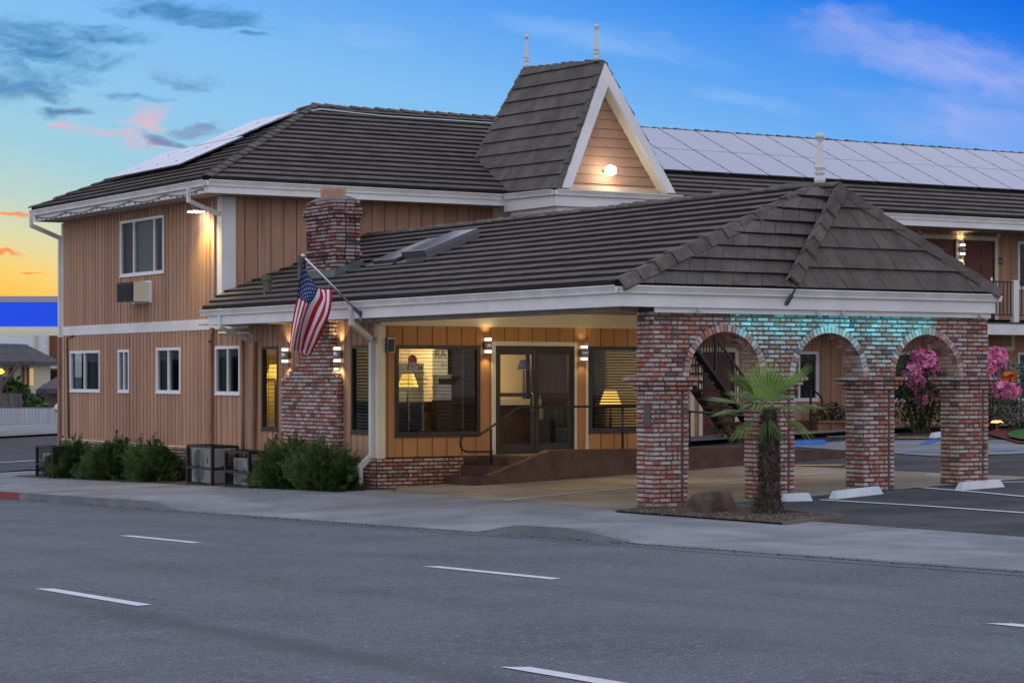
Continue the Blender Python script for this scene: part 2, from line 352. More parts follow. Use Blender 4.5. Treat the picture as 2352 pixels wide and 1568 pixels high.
# ------------------------------------------------------------------ mesh builder
OFF = {}
class MB:
    def __init__(s): s.v = []; s.f = []; s.m = []; s.t = []
    def face(s, pts, mi=0, tint=.5):
        i = len(s.v); s.v.extend(V(p) for p in pts); s.f.append(tuple(range(i, i + len(pts)))); s.m.append(mi); s.t.append(tint)
    def hexa(s, p, mi=0, tint=.5):   # 8 corners: bottom ring then top ring
        i = len(s.v); s.v.extend(V(q) for q in p)
        for q in ((3, 2, 1, 0), (4, 5, 6, 7), (0, 1, 5, 4), (1, 2, 6, 5), (2, 3, 7, 6), (3, 0, 4, 7)):
            s.f.append(tuple(i + k for k in q)); s.m.append(mi); s.t.append(tint)
    def box(s, x0, x1, y0, y1, z0, z1, mi=0, tint=.5):
        if x0 > x1: x0, x1 = x1, x0
        if y0 > y1: y0, y1 = y1, y0
        if z0 > z1: z0, z1 = z1, z0
        s.hexa([(x0, y0, z0), (x1, y0, z0), (x1, y1, z0), (x0, y1, z0), (x0, y0, z1), (x1, y0, z1), (x1, y1, z1), (x0, y1, z1)], mi, tint)
    def obox(s, c, ax, ay, az, mi=0, tint=.5):
        c, ax, ay, az = V(c), V(ax), V(ay), V(az)
        s.hexa([c - ax - ay - az, c + ax - ay - az, c + ax + ay - az, c - ax + ay - az, c - ax - ay + az, c + ax - ay + az, c + ax + ay + az, c - ax + ay + az], mi, tint)
    def bar(s, a, b, w, h=None, up=(0, 0, 1), mi=0):
        a, b = V(a), V(b); d = (b - a); L = d.length; d.normalize(); sd = d.cross(V(up))
        if sd.length < 1e-4: sd = d.cross(V((1, 0, 0)))
        sd.normalize(); u = sd.cross(d); h = h or w
        s.obox((a + b) / 2, d * L / 2, sd * w / 2, u * h / 2, mi)
    def tube(s, pts, r, n=8, mi=0, cap=True, tint=.5):
        pts = [V(p) for p in pts]; rs = r if isinstance(r, (list, tuple)) else [r] * len(pts)
        rings = []; prev = None
        for i, p in enumerate(pts):
            d = (pts[min(i + 1, len(pts) - 1)] - pts[max(i - 1, 0)]).normalized()
            if prev is None:
                a = d.cross(V((0, 0, 1)))
                if a.length < 1e-3: a = d.cross(V((1, 0, 0)))
            else: a = prev - d * prev.dot(d)
            a.normalize(); prev = a; b = d.cross(a)
            i0 = len(s.v)
            for k in range(n):
                q = 2 * math.pi * k / n; s.v.append(p + (a * math.cos(q) + b * math.sin(q)) * rs[i])
            rings.append(i0)
        for i in range(len(rings) - 1):
            for k in range(n):
                k2 = (k + 1) % n; s.f.append((rings[i] + k, rings[i] + k2, rings[i + 1] + k2, rings[i + 1] + k)); s.m.append(mi); s.t.append(tint)
        if cap:
            for r0 in (rings[0], rings[-1]): s.f.append(tuple(r0 + k for k in range(n))); s.m.append(mi); s.t.append(tint)
    def lathe(s, c, prof, n=16, mi=0):   # prof: (radius, z)
        s.tube([V(c) + V((0, 0, z + 1e-5 * i)) for i, (r, z) in enumerate(prof)], [r for r, z in prof], n, mi)
    def build(s, name, mats, parent=None, origin=None, smooth=False, **props):
        me = bpy.data.meshes.new(name)
        if parent is not None: o0 = OFF[parent]
        elif origin is not None: o0 = V(origin)
        else:
            xs = [p.x for p in s.v]; ys = [p.y for p in s.v]; o0 = V(((min(xs) + max(xs)) / 2, (min(ys) + max(ys)) / 2, min(p.z for p in s.v)))
        me.from_pydata([tuple(p - o0) for p in s.v], [], s.f)
        for q in (mats if isinstance(mats, (list, tuple)) else [mats]): me.materials.append(M[q])
        me.polygons.foreach_set('material_index', s.m)
        at = me.attributes.new('tint', 'FLOAT', 'FACE'); at.data.foreach_set('value', s.t)
        if smooth: me.polygons.foreach_set('use_smooth', [True] * len(s.f))
        me.update()
        bm = bmesh.new(); bm.from_mesh(me)
        if smooth: bmesh.ops.remove_doubles(bm, verts=bm.verts, dist=1e-4)
        bmesh.ops.recalc_face_normals(bm, faces=bm.faces); bm.to_mesh(me); bm.free()
        o = bpy.data.objects.new(name, me); col.objects.link(o); OFF[o] = o0.copy()
        if parent is not None: o.parent = parent
        else: o.location = o0
        for k, q in props.items(): o[k] = q
        return o
def boards(mb, m_, parent, name='trim_board'):   # every box of the collection becomes a part of its own
    for k in range(len(mb.v) // 8):
        q = MB(); q.hexa(mb.v[k * 8:k * 8 + 8]); q.build(name, m_, parent)
def empty(name, loc, label, cat, group=None):
    o = bpy.data.objects.new(name, None); col.objects.link(o); o.location = V(loc); OFF[o] = V(loc); o.empty_display_size = .1
    o['label'] = label; o['category'] = cat
    if group: o['group'] = group
    return o
def copy_tree(o, loc, label=None, parent=None):
    c2 = o.copy(); col.objects.link(c2)
    if parent is None: c2.location = V(loc)
    else: c2.parent = parent
    if label: c2['label'] = label
    for ch in list(o.children): copy_tree(ch, None, None, c2)
    return c2
def lamp(kind, loc, energy, color, parent=None, target=None, size=.05, spot=90, blend=.6, sy=None):
    ld = bpy.data.lights.new('lamp_light', kind); ld.energy = energy; ld.color = color
    if kind == 'AREA':
        ld.size = size
        if sy: ld.shape = 'RECTANGLE'; ld.size_y = sy
    else: ld.shadow_soft_size = size
    if kind == 'SPOT': ld.spot_size = rad(spot); ld.spot_blend = blend
    o = bpy.data.objects.new('lamp_light', ld); col.objects.link(o)
    o.location = V(loc) - (OFF[parent] if parent else V((0, 0, 0)))
    if parent: o.parent = parent
    if target is not None: o.rotation_euler = (V(target) - V(loc)).to_track_quat('-Z', 'Y').to_euler()
    return o
def text_mesh(mb, s, size, origin, ex, ey, en, mi=0, align='LEFT', depth=.003):
    cu = bpy.data.curves.new('lettering', 'FONT'); cu.body = s; cu.size = size; cu.align_x = align; cu.resolution_u = 3
    to = bpy.data.objects.new('lettering', cu); col.objects.link(to)
    bpy.context.view_layer.update(); dg = bpy.context.evaluated_depsgraph_get()
    me = bpy.data.meshes.new_from_object(to.evaluated_get(dg))
    o, ex, ey, en = V(origin), V(ex), V(ey), V(en)
    for p in me.polygons: mb.face([o + ex * me.vertices[i].co.x + ey * me.vertices[i].co.y + en * depth for i in p.vertices], mi)
    bpy.data.objects.remove(to); bpy.data.curves.remove(cu)

# ------------------------------------------------------------------ ground form
def sm(x, a, b):
    q = max(0., min(1., (x - a) / (b - a))); return q * q * (3 - 2 * q)
def G(x, y):
    h = -.2 + .037 * max(0, min(x, 38) - 15.6)
    yr = y - 27.5
    road = -.0218 * (min(yr, 27.5)) - .0085 * max(0, yr - 27.5)
    lot = -.008 * min(yr, 10) - .0218 * max(0, min(yr, 27.5) - 10) - .0085 * max(0, yr - 27.5)
    court = -.004 * yr
    f = sm(x, 15.6, 19.0); e = sm(x, 23, 31) * (1 - sm(y, 50, 58))
    return h + (road * (1 - f) + lot * f) * (1 - e) + court * e
def curb(y):   # 1 where the sidewalk stands a kerb's height above the street
    ln_ = lambda q, a_, b_: max(0., min(1., (q - a_) / (b_ - a_)))
    a = ln_(y, 37.0, 38.2); b = min(ln_(y, 26.7, 25.8), ln_(y, 23.0, 24.2))
    return max(a, b)
def walkz(x, y):
    k = curb(y)
    k *= 1 - sm(x, 16.0, 18.9)
    return G(x, y) + .13 * k + .012
def onG(u, v, f=G):
    d = ray(u, v); t0, t1 = 4., 300.
    for i in range(60):
        tm = (t0 + t1) / 2; p = CAM + d * tm
        if p.z > f(p.x, p.y): t0 = tm
        else: t1 = tm
    return CAM + d * t0
def clip(poly, axis, val, keep_ge):
    out = []
    for i in range(len(poly)):
        a, b = poly[i], poly[(i + 1) % len(poly)]
        da, db = (a[axis] - val), (b[axis] - val)
        if not keep_ge: da, db = -da, -db
        if da >= 0: out.append(a)
        if (da >= 0) != (db >= 0):
            q = da / (da - db); out.append(tuple(a[k] + (b[k] - a[k]) * q for k in range(len(a))))
    return out
def drape(mb, poly, f, dz, cell=1.0, cx=None, mi=0):
    cx = cx or cell; poly = [(p[0], p[1]) for p in poly]
    x0, x1 = min(p[0] for p in poly), max(p[0] for p in poly); y0, y1 = min(p[1] for p in poly), max(p[1] for p in poly)
    x = math.floor(x0 / cx) * cx
    while x < x1:
        strip = clip(clip(poly, 0, x, True), 0, x + cx, False)
        if len(strip) > 2:
            y = math.floor(y0 / cell) * cell
            while y < y1:
                q = clip(clip(strip, 1, y, True), 1, y + cell, False)
                if len(q) > 2: mb.face([(p[0], p[1], f(p[0], p[1]) + dz) for p in q], mi)
                y += cell
        x += cx
def sheet(name, m, polys, f=G, dz=0., cell=1., cx=None, **kw):
    mb = MB()
    for p in polys: drape(mb, p, f, dz, cell, cx)
    return mb.build(name, m, smooth=True, **kw)
ST = dict(kind='structure')

sheet('ground', 'concrete', [[(-900, -120), (2200, -120), (2200, 2600), (-900, 2600)]], lambda x, y: G(max(-30, min(x, 90)), max(-60, min(y, 400))) - 1.1, 0, 40, 40, **ST)
CX = 15.75
sheet('road', 'road', [[(-30, -40), (CX + .05, -40), (CX + .05, 140), (-30, 140)]], G, 0, 2., 2., **ST)
sheet('sidewalk', 'sidewalk', [[(CX, -5), (19.5, -5), (19.62, 26.3), (CX, 26.3)], [(CX, 26.3), (19.62, 26.3), (19.5, 36.0), (CX, 36.0)], [(CX, 36.0), (19.5, 36.0), (20.2, 37.2), (20.2, 57), (CX, 57)]], walkz, 0, .4, .7, **ST)
# kerb face with its gutter lip
kb = MB()
y = -5.
while y < 57:
    y2 = y + .2
    for (ya, yb) in ((y, y2),):
        z0a, z0b = G(CX, ya) + .002, G(CX, yb) + .002; z1a, z1b = walkz(CX, ya) + .004, walkz(CX, yb) + .004
        red = 1 if yb > 45.4 else 0
        kb.face([(CX - .03, ya, z0a - .05), (CX - .03, yb, z0b - .05), (CX - .005, yb, z1b - .015), (CX - .005, ya, z1a - .015)], red)
        kb.face([(CX - .005, ya, z1a - .015), (CX - .005, yb, z1b - .015), (CX + .02, yb, z1b), (CX + .02, ya, z1a)], red)
        kb.face([(CX + .02, ya, z1a), (CX + .02, yb, z1b), (CX + .16, yb, z1b), (CX + .16, ya, z1a)], red)
        kb.face([(CX - .32, ya, z0a + .002), (CX - .32, yb, z0b + .002), (CX - .02, yb, z0b - .012), (CX - .02, ya, z0a - .012)], 2)
    y = y2
kb.build('kerb', ['kerb_stone', 'paint_red', 'road'], **ST)
# parking lot, covered drive slab and courtyard
sheet('parking_lot', 'lot', [[(19.4, -5), (60, -5), (60, 28.25), (19.5, 28.25)], [(26.3, 28.25), (60, 28.25), (60, 45.3), (26.3, 45.3)]], G, .004, 1., **ST)
sheet('driveway', 'slab', [[(19.5, 28.2), (27.6, 28.2), (27.6, 37.2), (19.4, 37.2)]], G, .012, .8, **ST)
# street paint
rp = MB()
for X0, ys in ((11.85, (29.75, 21.15, 12.6, 38.3, 4.0)), (7.45, (20.75, 12.25, 29.3, 37.9, 3.7))):
    for yy in ys:
        drape(rp, [(X0 - .075, yy), (X0 + .075, yy - .12), (X0 + .075, yy - 2.5), (X0 - .075, yy - 2.55)], G, .006, .6)
rp.build('road_marking', 'paint_white', **ST)

# ------------------------------------------------------------------ brick laying, siding, tiles
def bricks(mb, org, e, n, L, z0, z1, mod=.216, crs=.0702, proud=.018, allowed=None, bond=True, mi=0, gap=.019):
    org, e, n = V(org), V(e), V(n); rows = int((z1 - z0) / crs + .5)
    for r in range(rows):
        za = z0 + r * crs + gap / 2; zb = z0 + (r + 1) * crs - gap / 2
        ivs = allowed(za, zb) if allowed else [(0, L)]
        off = (mod / 2 if (bond and r % 2) else 0) + ru(-.01, .01)
        for (ia, ib) in ivs:
            a = math.floor((ia - off) / mod) * mod + off
            while a < ib - .02:
                x0 = max(a, ia) + gap / 2 * (1 if a > ia else .2); x1 = min(a + mod, ib) - gap / 2 * (1 if a + mod < ib else .2)
                if x1 - x0 > .025:
                    if rnd() < .18 and x1 - x0 > .15:
                        xm = x0 + (x1 - x0) * (.5 if rnd() < .5 else ru(.35, .65)); segs = [(x0, xm - gap / 2), (xm + gap / 2, x1)]
                    else: segs = [(x0, x1)]
                    for (p0, p1) in segs:
                        d = proud + ru(-.004, .007); j = ru(-.002, .002); b = .006
                        A = org + e * p0; B = org + e * p1; zz0 = za + j; zz1 = zb + j
                        k = rnd()
                        i = len(mb.v)
                        for (P, q, dd) in ((A, 0, 0), (B, 0, 0), (A, 1, 0), (B, 1, 0)):
                            mb.v.append(V((P.x, P.y, (zz0, zz1)[q])) - n * .01)
                        for (P, sgn) in ((A, 1), (B, -1)):
                            for q in (0, 1): mb.v.append(V((P.x, P.y, (zz0 + b, zz1 - b)[q])) + e * (b * sgn) + n * d)
                        # 0 A0 1 B0 2 A1 3 B1 | 4 A0' 5 A1' 6 B0' 7 B1'
                        for q in ((4, 6, 7, 5), (0, 1, 6, 4), (5, 7, 3, 2), (0, 4, 5, 2), (6, 1, 3, 7)):
                            mb.f.append(tuple(i + w for w in q)); mb.m.append(mi); mb.t.append(k)
                a += mod
def wpt(pl, a, d, z): return V((pl[1] - d, a, z)) if pl[0] == 'X' else V((a, pl[1] - d, z))
def wbox(mb, pl, a0, a1, d0, d1, z0, z1, mi=0, tint=.5):
    p, q = wpt(pl, a0, d0, z0), wpt(pl, a1, d1, z1); mb.box(p.x, q.x, p.y, q.y, p.z, q.z, mi, tint)
def siding(mb, pl, a0, a1, z0, z1, step, holes=(), gap=.018, depth=.012, phase=0., core=.10, top=None):
    """boards with real grooves over a backing, cut round the openings; material 0 boards, 1 groove"""
    cuts = sorted({a0, a1} | {h[0] for h in holes if a0 < h[0] < a1} | {h[1] for h in holes if a0 < h[1] < a1})
    edges = []; a = a0 + phase
    while a < a1: edges.append(a); a += step
    tints = {}
    def cols(g):
        xs = sorted(set(cuts) | ({e for e in edges if a0 < e < a1} if g else set()))
        return list(zip(xs[:-1], xs[1:]))
    def spans(xa, xb):
        sp = [(z0, top((xa + xb) / 2) if top else z1)]
        for h in holes:
            if h[0] < xb - 1e-4 and h[1] > xa + 1e-4:
                ns = []
                for (p, q) in sp:
                    if h[2] > p: ns.append((p, min(q, h[2])))
                    if h[3] < q: ns.append((max(p, h[3]), q))
                sp = [w for w in ns if w[1] - w[0] > .01]
        return sp
    for (xa, xb) in cols(False):
        for (p, q) in spans(xa, xb): wbox(mb, pl, xa, xb, -core, 0, p, q, 1)
    for (xa, xb) in cols(True):
        key = math.floor((xa + 1e-4 - a0 - phase) / step); tints.setdefault(key, rnd())
        ga = gap / 2 if any(abs(xa - e) < 1e-6 for e in edges) else 0; gb = gap / 2 if any(abs(xb - e) < 1e-6 for e in edges) else 0
        for (p, q) in spans(xa, xb): wbox(mb, pl, xa + ga, xb - gb, 0.0005, depth, p, q, 0, tints[key])
def tiles(mb, poly, up, expo=.335, w=.30, thick=.046, lift=.03, mi=0, lean=0.):
    """individual flat concrete tiles laid in courses over a convex roof plane; up = uphill vector in the plane"""
    poly = [V(p) for p in poly]; up = V(up).normalized(); n = None
    n = (poly[1] - poly[0]).cross(poly[2] - poly[0]).normalized()
    if n.z < 0: n = -n
    up = (up - n * up.dot(n)).normalized(); e = up.cross(n).normalized(); o = poly[0]
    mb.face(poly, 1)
    P2 = [((p - o).dot(e) - lean * (p - o).dot(up), (p - o).dot(up)) for p in poly]
    y0, y1 = min(p[1] for p in P2), max(p[1] for p in P2); y = y0; r = 0
    while y < y1 - .02:
        band = clip(clip(P2, 1, y, True), 1, y + expo, False)
        if len(band) > 2:
            x0, x1 = min(p[0] for p in band), max(p[0] for p in band); x = x0 - ru(0, w); wav = ru(0, 6)
            while x < x1:
                ww = w * ru(.97, 1.03)
                q = clip(clip(band, 0, x + .002, True), 0, x + ww - .002, False)
                if len(q) > 2:
                    tl = thick * ru(.96, 1.06) + .003 * math.sin(x * .8 + wav); tw = ru(-.003, .003); k = rnd()
                    f = lambda p: lift + (tl + tw * (p[0] - x) / w) * (1 - (p[1] - y) / expo)
                    tp = [o + e * (p[0] + lean * p[1]) + up * p[1] + n * f(p) for p in q]
                    mb.face(tp, mi, k)
                    bt = [o + e * (p[0] + lean * p[1]) + up * p[1] + n * .002 for p in q]
                    for a in range(len(q)):
                        b = (a + 1) % len(q); mb.face([tp[a], bt[a], bt[b], tp[b]], 1 if abs(q[a][1] - q[b][1]) < 1e-5 and q[a][1] < y + 1e-4 else mi, k)  # lower lip takes the dark slot: shadow line of each course painted in
                x += ww
        y += expo; r += 1
def caps(mb, p0, p1, nA, nB, L=.34, wd=.15, rise=.075, t=.03, mi=0, sides=None):
    """overlapping angled ridge / hip tiles from p0 (low) to p1 (high)"""
    p0, p1 = V(p0), V(p1); d = (p1 - p0); T_ = d.length; d.normalize()
    up = (V(nA).normalized() + V(nB).normalized()).normalized()
    def side(n):
        s = d.cross(V(n).normalized()).normalized()
        return s if s.z < -1e-3 or (abs(s.z) <= 1e-3) else -s
    sA, sB = side(nA), side(nB)
    if sA.dot(sB) > .9: sB = -sA
    if sides: sA, sB = V(sides[0]).normalized(), V(sides[1]).normalized()
    k = max(1, round(T_ / L)); L = T_ / k
    for i in range(k):
        a = p0 + d * (i * L - .03); b = p0 + d * ((i + 1) * L + .03); tt = rnd(); ja = ru(-.012, .012)
        lo, hi = rise + .035 + ja, rise + ja
        for s in (sA, sB):
            A0, B0 = a + up * lo, b + up * hi
            A1, B1 = A0 + s * wd - up * .0, B0 + s * wd * .92
            mb.hexa([A0 - up * t, A1 - up * t, B1 - up * t, B0 - up * t, A0, A1, B1, B0], mi, tt)
    # mortar bed under the caps
    for s in (sA, sB):
        mb.face([p0 + up * rise * .8, p1 + up * rise * .8, p1 + s * wd * .8, p0 + s * wd * .8], 1)
def gutter(mb, a, b, out, h=.115, w=.10, mi=0):
    """K-style gutter along a-b (points on its top outer line)"""
    a, b, out = V(a), V(b), V(out)
    pr = [(0, 0), (0, -.022), (-.012, -.026), (-.018, -.05), (-.035, -.085), (-.04, -h), (-w, -h), (-w, .0)]
    for i in range(len(pr) - 1):
        (o0, z0), (o1, z1) = pr[i], pr[i + 1]
        mb.face([a + out * o0 + V((0, 0, z0)), b + out * o0 + V((0, 0, z0)), b + out * o1 + V((0, 0, z1)), a + out * o1 + V((0, 0, z1))], mi)
    for p in (a, b): mb.face([p + out * o + V((0, 0, z)) for o, z in pr], mi)
    mb.face([a + out * -.004 + V((0, 0, -.03)), b + out * -.004 + V((0, 0, -.03)), b + out * -w + V((0, 0, -.03)), a + out * -w + V((0, 0, -.03))], mi)

# ================================================================== the two-storey motel block
XF, YU, YL, YB, YE = 19.85, 44.28, 53.74, 45.3, 37.29
XP, YP, PDEP = 19.665, 28.183, .43
XR = 58.
FX, FU, FE, FB = ('X', XF), ('Y', YU), ('Y', YE), ('Y', YB)
motel = empty('motel_building', (30, 49, .3), 'long two storey motel block with tan grooved siding, brown tile roof and steep pointed gable', 'building')

UWIN = (47.39, 49.98, 4.25, 5.53)
LW = [(51.26, 53.25, 1.58, 2.56), (49.43, 50.12, 1.58, 2.56), (46.46, 47.83, 1.58, 2.58), (43.35, 44.61, 1.57, 2.58)]
mb = MB()
siding(mb, FX, YU, YL, 3.16, 5.75, .203, [UWIN], gap=.034, depth=.016); siding(mb, FX, 44.28, YL, .40, 2.95, .203, LW, phase=.06, gap=.034, depth=.016)
siding(mb, FU, XF, 26.75, 3.2, 5.75, .305, phase=.2)
siding(mb, FB, 26.75, XR, 3.45, 5.74, .305, [(41.53, 42.70, 3.45, 5.56), (40.18, 41.30, 3.45, 5.56), (43.48, 45.4, 4.29, 5.56)])
siding(mb, FB, 26.3, XR, .45, 3.25, .305, [(33.03, 34.06, .45, 2.56), (35.35, 36.66, 1.33, 2.57), (38.18, 39.86, 1.30, 2.57), (43.48, 45.4, 1.3, 2.59)], phase=.1)
mb.box(20.3, 26.3, YU + .2, YL - .02, .3, 3.1, 1); mb.box(26.3, XR - .1, YB + .5, YL - .02, .3, 3.1, 1); mb.box(20.3, 26.7, YU + .3, YL - .02, 3.1, 5.7, 1)
mb.box(26.7, XR - .1, YB + .75, YL - .02, 3.1, 5.7, 1)
mb.build('wall', ['siding', 'siding_groove'], motel)
mb = MB()   # white band, corner boards, frieze
wbox(mb, FX, 42.95, YL, 0, .03, 2.94, 3.165)
wbox(mb, FX, YU - .032, YU + .20, 0, .032, 3.3, 5.73); wbox(mb, FU, XF - .03, XF + .29, 0, .03, 3.3, 5.73)
wbox(mb, FX, YL - .02, YL + .10, -.1, .035, .5, 5.7)
boards(mb, 'trim', motel)
mb = MB()
bricks(mb, (XF - .05, YL, 0), (0, -1, 0), (-1, 0, 0), YL - 44.28, -.72, .40)
mb.box(XF - .05, XF + .2, 44.28, YL, -.8, .40, 1); mb.box(XF - .07, XF + .02, 44.28, YL, .400, .425, 2)
mb.build('brick_plinth', ['brick', 'brick_mortar', 'trim_cream'], motel)

# roof
EZ = 6.01; RY = 48.7; RZ = 8.31; PKX = 24.17
eC, eL, eRr, eB = V((19.12, 43.46, EZ)), V((19.12, 53.95, EZ)), V((XR, 43.46, EZ)), V((XR, 53.95, EZ))
pk, rr = V((PKX, RY, RZ)), V((XR, RY, RZ))
mb = MB()
kF = (RZ - EZ) / (RY - 43.46); kS = (RZ - EZ) / (PKX - 19.12)
tiles(mb, [eC, pk, eL], (1, 0, kS)); tiles(mb, [eC, eRr, rr, pk], (0, 1, kF)); tiles(mb, [eL, pk, rr, eB], (0, -1, kF), w=1.2, expo=.67)
nS, nF, nB_ = V((-kS, 0, 1)), V((0, -kF, 1)), V((0, kF, 1))
caps(mb, eC, pk, nS, nF); caps(mb, eL, pk, nS, nB_); caps(mb, pk, rr, nF, nB_)
roof = mb.build('roof', ['tile', 'roof_under_lip_shade'], motel)
mb = MB()   # eaves: fascia, gutters, soffit
gutter(mb, (19.05, 43.39, 6.0), (19.05, 54.02, 6.0), (-1, 0, 0), .13); gutter(mb, (19.05, 43.39, 6.0), (26.2, 43.39, 5.985), (0, -1, 0), .13)
gutter(mb, (29.6, 43.39, 5.985), (XR, 43.39, 5.985), (0, -1, 0), .13)
mb.build('gutter', 'gutter', motel)
mb = MB()
mb.box(19.16, 19.20, 43.50, 53.92, 5.73, 5.97); mb.box(19.16, 26.3, 43.46, 43.50, 5.728, 5.97); mb.box(29.5, XR, 43.46, 43.50, 5.70, 5.97)
mb.box(19.16, 21, 53.92, 53.96, 5.73, 5.97)
mb.build('fascia', 'trim', motel)
mb = MB()
mb.box(19.2, XF, 43.5, 53.92, 5.75, 5.78); mb.box(XF, 26.75, 43.5, YU, 5.75, 5.78); mb.box(26.75, XR, 43.5, YB, 5.745, 5.775); mb.box(19.2, 20, YL, 53.92, 5.75, 5.78)
mb.build('soffit', 'soffit', motel)

def window(parent, pl, a0, a1, z0, z1, fr=.055, mull=(), inset=.0, frame='vinyl', glass='glass_dark', cur='curtain', curtains=None, dep=.035, back=.28, sill=True):
    f = MB(); d0, d1 = -.05, dep
    wbox(f, pl, a0, a1, d0, d1, z0, z0 + fr); wbox(f, pl, a0, a1, d0, d1, z1 - fr, z1)
    wbox(f, pl, a0, a0 + fr, d0, d1, z0 + fr, z1 - fr); wbox(f, pl, a1 - fr, a1, d0, d1, z0 + fr, z1 - fr)
    for m_ in mull: wbox(f, pl, m_ - fr * .42, m_ + fr * .42, d0, d1 - .008, z0 + fr, z1 - fr)
    if sill: wbox(f, pl, a0 - .012, a1 + .012, 0, dep + .015, z0 - .022, z0)
    fo = f.build('window', frame, parent)
    g = MB(); g.face([wpt(pl, a0 + fr, -.012, z0 + fr), wpt(pl, a1 - fr, -.012, z0 + fr), wpt(pl, a1 - fr, -.012, z1 - fr), wpt(pl, a0 + fr, -.012, z1 - fr)])
    g.build('pane', glass, fo)
    if curtains:
        c_ = MB()
        for (p, q, cm) in curtains:
            k = max(2, int((q - p) / .035)); pts = [(p + (q - p) * i / k, -.10 + .02 * math.sin(i * 1.9) + ru(-.006, .006)) for i in range(k + 1)]
            for i in range(k):
                c_.face([wpt(pl, pts[i][0], pts[i][1], z0), wpt(pl, pts[i + 1][0], pts[i + 1][1], z0), wpt(pl, pts[i + 1][0], pts[i + 1][1], z1), wpt(pl, pts[i][0], pts[i][1], z1)], cm)
        c_.build('curtain', ['curtain', 'curtain_grey', 'dark_room', 'blind'], fo)
    if back is None: return fo
    b = MB()
    A0, A1 = a0 - .02, a1 + .02
    wbox(b, pl, A0, A1, -back - .03, -back, z0 - .02, z1 + .02)
    b.build('room_back', 'dark_room', fo)
    return fo
w = window(motel, FX, *UWIN, .06, (49.17, 47.96), curtains=[(49.17, 49.93, 0), (47.96, 49.17, 1), (47.44, 47.96, 0)])
window(motel, FX, *LW[0], .06, (52.3,), curtains=[(51.3, 52.3, 0)])
window(motel, FX, *LW[1], .06, (49.78,), curtains=[(49.46, 49.75, 1)])
window(motel, FX, *LW[2], .06, (47.15,), curtains=[(47.15, 47.8, 0)])
window(motel, FX, *LW[3], .06, (43.98,), curtains=[(43.98, 44.58, 0)])
window(motel, FB, 35.35, 36.66, 1.33, 2.57, .07, (36.05,), curtains=[(35.4, 36.05, 1), (36.05, 36.6, 0)])
window(motel, FB, 38.18, 39.86, 1.30, 2.57, .07, (39.0,), curtains=[(38.2, 39.0, 1), (39.0, 39.8, 0)])
window(motel, FB, 43.48, 45.4, 1.3, 2.59, .07, (44.4,), curtains=[(43.5, 45.3, 0)])
window(motel, FB, 43.48, 45.4, 4.29, 5.56, .07, (44.4,), curtains=[(43.5, 45.3, 0)])
def panel_door(parent, a0, a1, z0, z1, trim='trim_cream'):
    d = MB(); wbox(d, FB, a0, a1, -.06, -.02, z0, z1)
    W_, H_ = a1 - a0, z1 - z0
    for (p, q) in ((.14, .44), (.56, .86)):
        for (r, s_) in ((.06, .40), (.47, .72), (.79, .94)):
            x0, x1, y0, y1 = a0 + p * W_, a0 + q * W_, z0 + r * H_, z0 + s_ * H_
            wbox(d, FB, x0, x1, -.02, -.012, y0, y1)
            wbox(d, FB, x0 + .035, x1 - .035, -.012, -.004, y0 + .035, y1 - .035)
    do = d.build('door', 'door_maroon', parent)
    h = MB(); h.tube([wpt(FB, a1 - .09, -.02, z0 + .98), wpt(FB, a1 - .09, .04, z0 + .98), wpt(FB, a1 - .19, .045, z0 + .98)], .014, 6); wbox(h, FB, a1 - .12, a1 - .06, -.02, -.008, z0 + .88, z0 + 1.12)
    h.build('handle', 'metal', do)
    t_ = MB(); wbox(t_, FB, a0 - .11, a0, 0, .03, z0, z1 + .11); wbox(t_, FB, a1, a1 + .11, 0, .03, z0, z1 + .11); wbox(t_, FB, a0, a1, 0, .028, z1, z1 + .11)
    t_.build('door_trim', trim, parent); return do
panel_door(motel, 33.05, 34.04, .47, 2.54)
panel_door(motel, 40.2, 41.28, 3.45, 5.54); panel_door(motel, 41.56, 42.66, 3.45, 5.54)
mb = MB()
for a in (41.37, 41.47): wbox(mb, FB, a - .06 if a < 41.4 else a, a if a < 41.4 else a + .06, 0, .03, 5.66, 5.745)
for a in (40.02, 42.79): wbox(mb, FB, a - .055, a + .055, 0, .03, 5.65, 5.745)
wbox(mb, FB, 32.66, 32.80, 0, .03, .47, 2.62); wbox(mb, FB, 32.2, 32.31, 0, .03, .47, 3.2); wbox(mb, FB, 40.3, 40.42, 0, .03, 2.62, 3.2); wbox(mb, FB, 43.25, 43.37, 0, .03, 2.65, 3.25); wbox(mb, FB, 42.2, 43.3, 0, .028, 2.62, 2.74)
boards(mb, 'trim_cream', motel)
mb = MB(); mb.box(43.5 - .72, 43.5 - .58, YB - .03, YB, 4.92, 5.10); text_mesh(mb, '228', .06, (42.79, YB - .03, 4.98), (1, 0, 0), (0, 0, 1), (0, -1, 0), 1)
mb.build('room_number_plate', ['sign_dark', 'trim'], motel)
# balcony
mb = MB(); mb.box(26.9, XR, 43.52, YB, 3.05, 3.27); bal = mb.build('balcony', 'soffit', motel)
mb = MB(); mb.box(26.9, XR, 43.47, 43.52, 3.01, 3.29); mb.build('balcony_fascia', 'trim', bal)
mb = MB(); mb.box(26.9, XR, 43.45, YB - .02, 3.29, 3.335); mb.build('balcony_deck', 'asphalt_dark', bal)
mb = MB()
mb.bar((34, 43.6, 4.37), (XR, 43.6, 4.37), .04); mb.bar((34, 43.6, 3.52), (XR, 43.6, 3.52), .03)
x = 34.
while x < XR: mb.bar((x, 43.6, 3.52), (x, 43.6, 4.37), .018); x += .125
mb.build('balcony_railing', 'black_metal', bal)
for x in (31.9, 35.2, 38.45, 41.76, 45.1, 48.4):
    mb = MB(); mb.box(x - .09, x + .09, 43.53, 43.67, 3.335, 4.42 if x < 60 else 5.7); mb.build('balcony_post', 'trim', bal)
